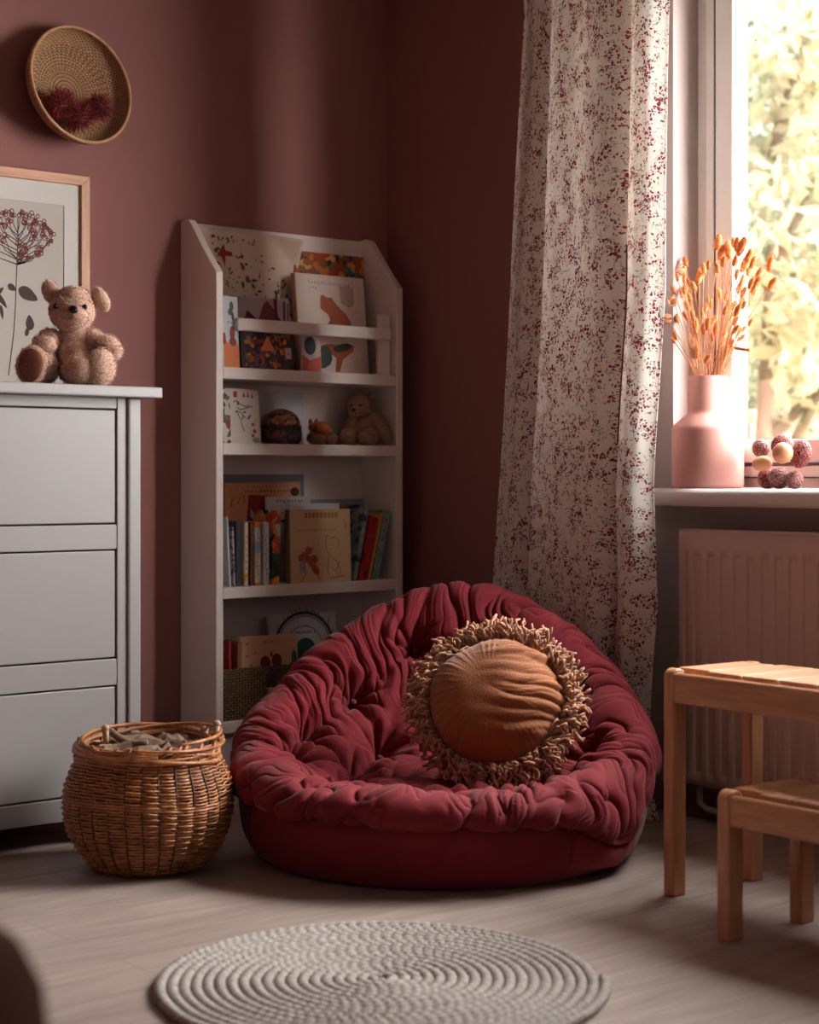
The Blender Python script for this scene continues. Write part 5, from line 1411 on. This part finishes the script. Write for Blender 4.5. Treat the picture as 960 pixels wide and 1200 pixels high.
face_book('white book with a round wreath drawing behind the woven box', 319, 397, 719, -.095, zD, .014, pm((208, 202, 206)), .05, 0, deco_plate)
x0b, x1b = ix0 + .006, bx(347, -.165); zt_ = zD + .150; yf, ybk = -.172, -.045
wbx = thing('woven_box', 'small rectangular brown woven box on the lowest shelf', 'basket', ((x0b + x1b) / 2, (yf + ybk) / 2, zD)); lb = ((x0b + x1b) / 2, (yf + ybk) / 2, zD)
mb = MB(); per = [(x0b, yf), (x1b, yf), (x1b, ybk), (x0b, ybk)]
def perim(n_side=(26, 14, 26, 14)):
    P = []
    for s_ in range(4):
        a, b = np.array(per[s_]), np.array(per[(s_ + 1) % 4]); n2 = np.array([(b - a)[1], -(b - a)[0]]); n2 = n2 / np.linalg.norm(n2)
        for k in range(n_side[s_]): P.append((a + (b - a) * k / n_side[s_], n2))
    return P
PP = perim(); row = 0; z = zD + .005
while z < zt_:
    P = [(p[0] + n2[0] * .0022 * (1 if (i + row) % 2 else -1), p[1] + n2[1] * .0022 * (1 if (i + row) % 2 else -1), z) for i, (p, n2) in enumerate(PP)]
    mb.tube(P, .0036, 5, closed=True); z += .0078; row += 1
mb.build('woven_wall', plain('box_weave', srgb(116, 88, 62), .8, .3, 60, .3, 300, .001), wbx, True, 0, lb)
mb = MB()
for (p, n2) in PP: mb.tube([(p[0], p[1], zD + .001), (p[0], p[1], zt_)], .0024, 5)
mb.build('stakes', M['wicker_dark'], wbx, True, 0, lb)
MB().box((x0b + .003, yf + .003, zD + .001), (x1b - .003, ybk - .003, zD + .006)).build('bottom', M['wicker_dark'], wbx, False, 0, lb)
# tassel hanging on the box front
tx_ = bx(316, yf - .006); tb_ = thing('tassel', 'beige and charcoal tassel hanging on the front of the woven box', 'tassel', (tx_, yf - .014, zt_ - .005))
rs = np.random.RandomState(2); m1 = MB(); m2 = MB()
for k in range(60):
    a = rs.uniform(0, 2 * PI); r0 = .004; r1 = rs.uniform(.006, .022)
    m1.tube([(r0 * math.cos(a), r0 * .4 * math.sin(a), 0), (r1 * .9 * math.cos(a), r1 * .3 * math.sin(a), -.03), (r1 * math.cos(a), r1 * .3 * math.sin(a), -.058)], .0011, 4)
    r2 = r1 * .55; m2.tube([(r2 * 1.1 * math.cos(a), r2 * .4 * math.sin(a), -.060), (r2 * math.cos(a), r2 * .4 * math.sin(a), -.096)], .0011, 4)
m1.build('upper_strands', pm((84, 74, 64)), tb_); m2.build('lower_strands', pm((176, 150, 120)), tb_); MB().ell((0, 0, -.060), (.018, .007, .004), 14, 8).build('band', pm((190, 160, 128)), tb_)
def deco_hearts(root, w_, h_):
    poly_part(root, 'dark_red_hearts', (112, 34, 34), w_, h_, [ellp(.42, .64, .09, .09), ellp(.62, .66, .09, .09), [(.50, .72), (.53, .80), (.56, .72)]], -.0006)
    poly_part(root, 'sprig_drawing', (72, 96, 56), w_, h_, [ellp(.93, .66, .05, .12)], -.0006)
    poly_part(root, 'dot_drawing', (90, 50, 44), w_, h_, [ellp(.12, .9, .015, .015), ellp(.11, .74, .015, .015), ellp(.17, .62, .02, .012), ellp(.13, .52, .015, .015), ellp(.25, .78, .012, .012)], -.0006)
    scribble(w_ * .3, h_ * .06, 6, np.random.RandomState(13), -.0008, w_ * .38, h_ * .88, .0016).build('title', pm((150, 100, 70)), root, False)
face_book('peach booklet with two dark red hearts standing in the woven box', 285, 352, 745, -.148, zD + .012, .012, pm((224, 172, 136)), .08, .0, deco_hearts)
spine_book('bright red thin spine at the left in the woven box', 270, 0, 0, -.150, zD + .012, .009, .215, .09, pm((170, 36, 40)), -.03)
spine_book('ochre brown spine next to the peach booklet in the woven box', 277, 0, 0, -.150, zD + .012, .014, .212, .09, pm((170, 110, 62)), .03)

# ------------------------------------------------------------------ stool built in place of an unidentified dark blur near the camera
pc = at_d(-300, 560, 1.2)
po = thing('blur_stool', 'unidentified reddish brown blur at the lower left corner, built as a round topped stool', 'stool', (pc.x, pc.y, 0))
M['pouf'] = plain('brown_leather', srgb(66, 30, 20), .95, .12, 10, .3, 120, .001, 0, None, .1)
MB().lathe([(0, .44), (.192, .44), (.202, .455), (.206, .50), (.202, .535), (.188, .562), (.155, .580), (.10, .590), (0, .594)], 64).build('seat', M['pouf'], po, angle=60)
MB().lathe([(0, .40), (.17, .40), (.175, .405), (.175, .438), (0, .438)], 48).build('seat_ring', M['pine_x'], po, angle=50)
for k in range(4):
    a = k * PI / 2 + .6
    MB().tube([(.13 * math.cos(a), .13 * math.sin(a), .41), (.17 * math.cos(a), .17 * math.sin(a), 0)], [.020, .013], 14).build('leg', M['pine_z'], po, angle=60)
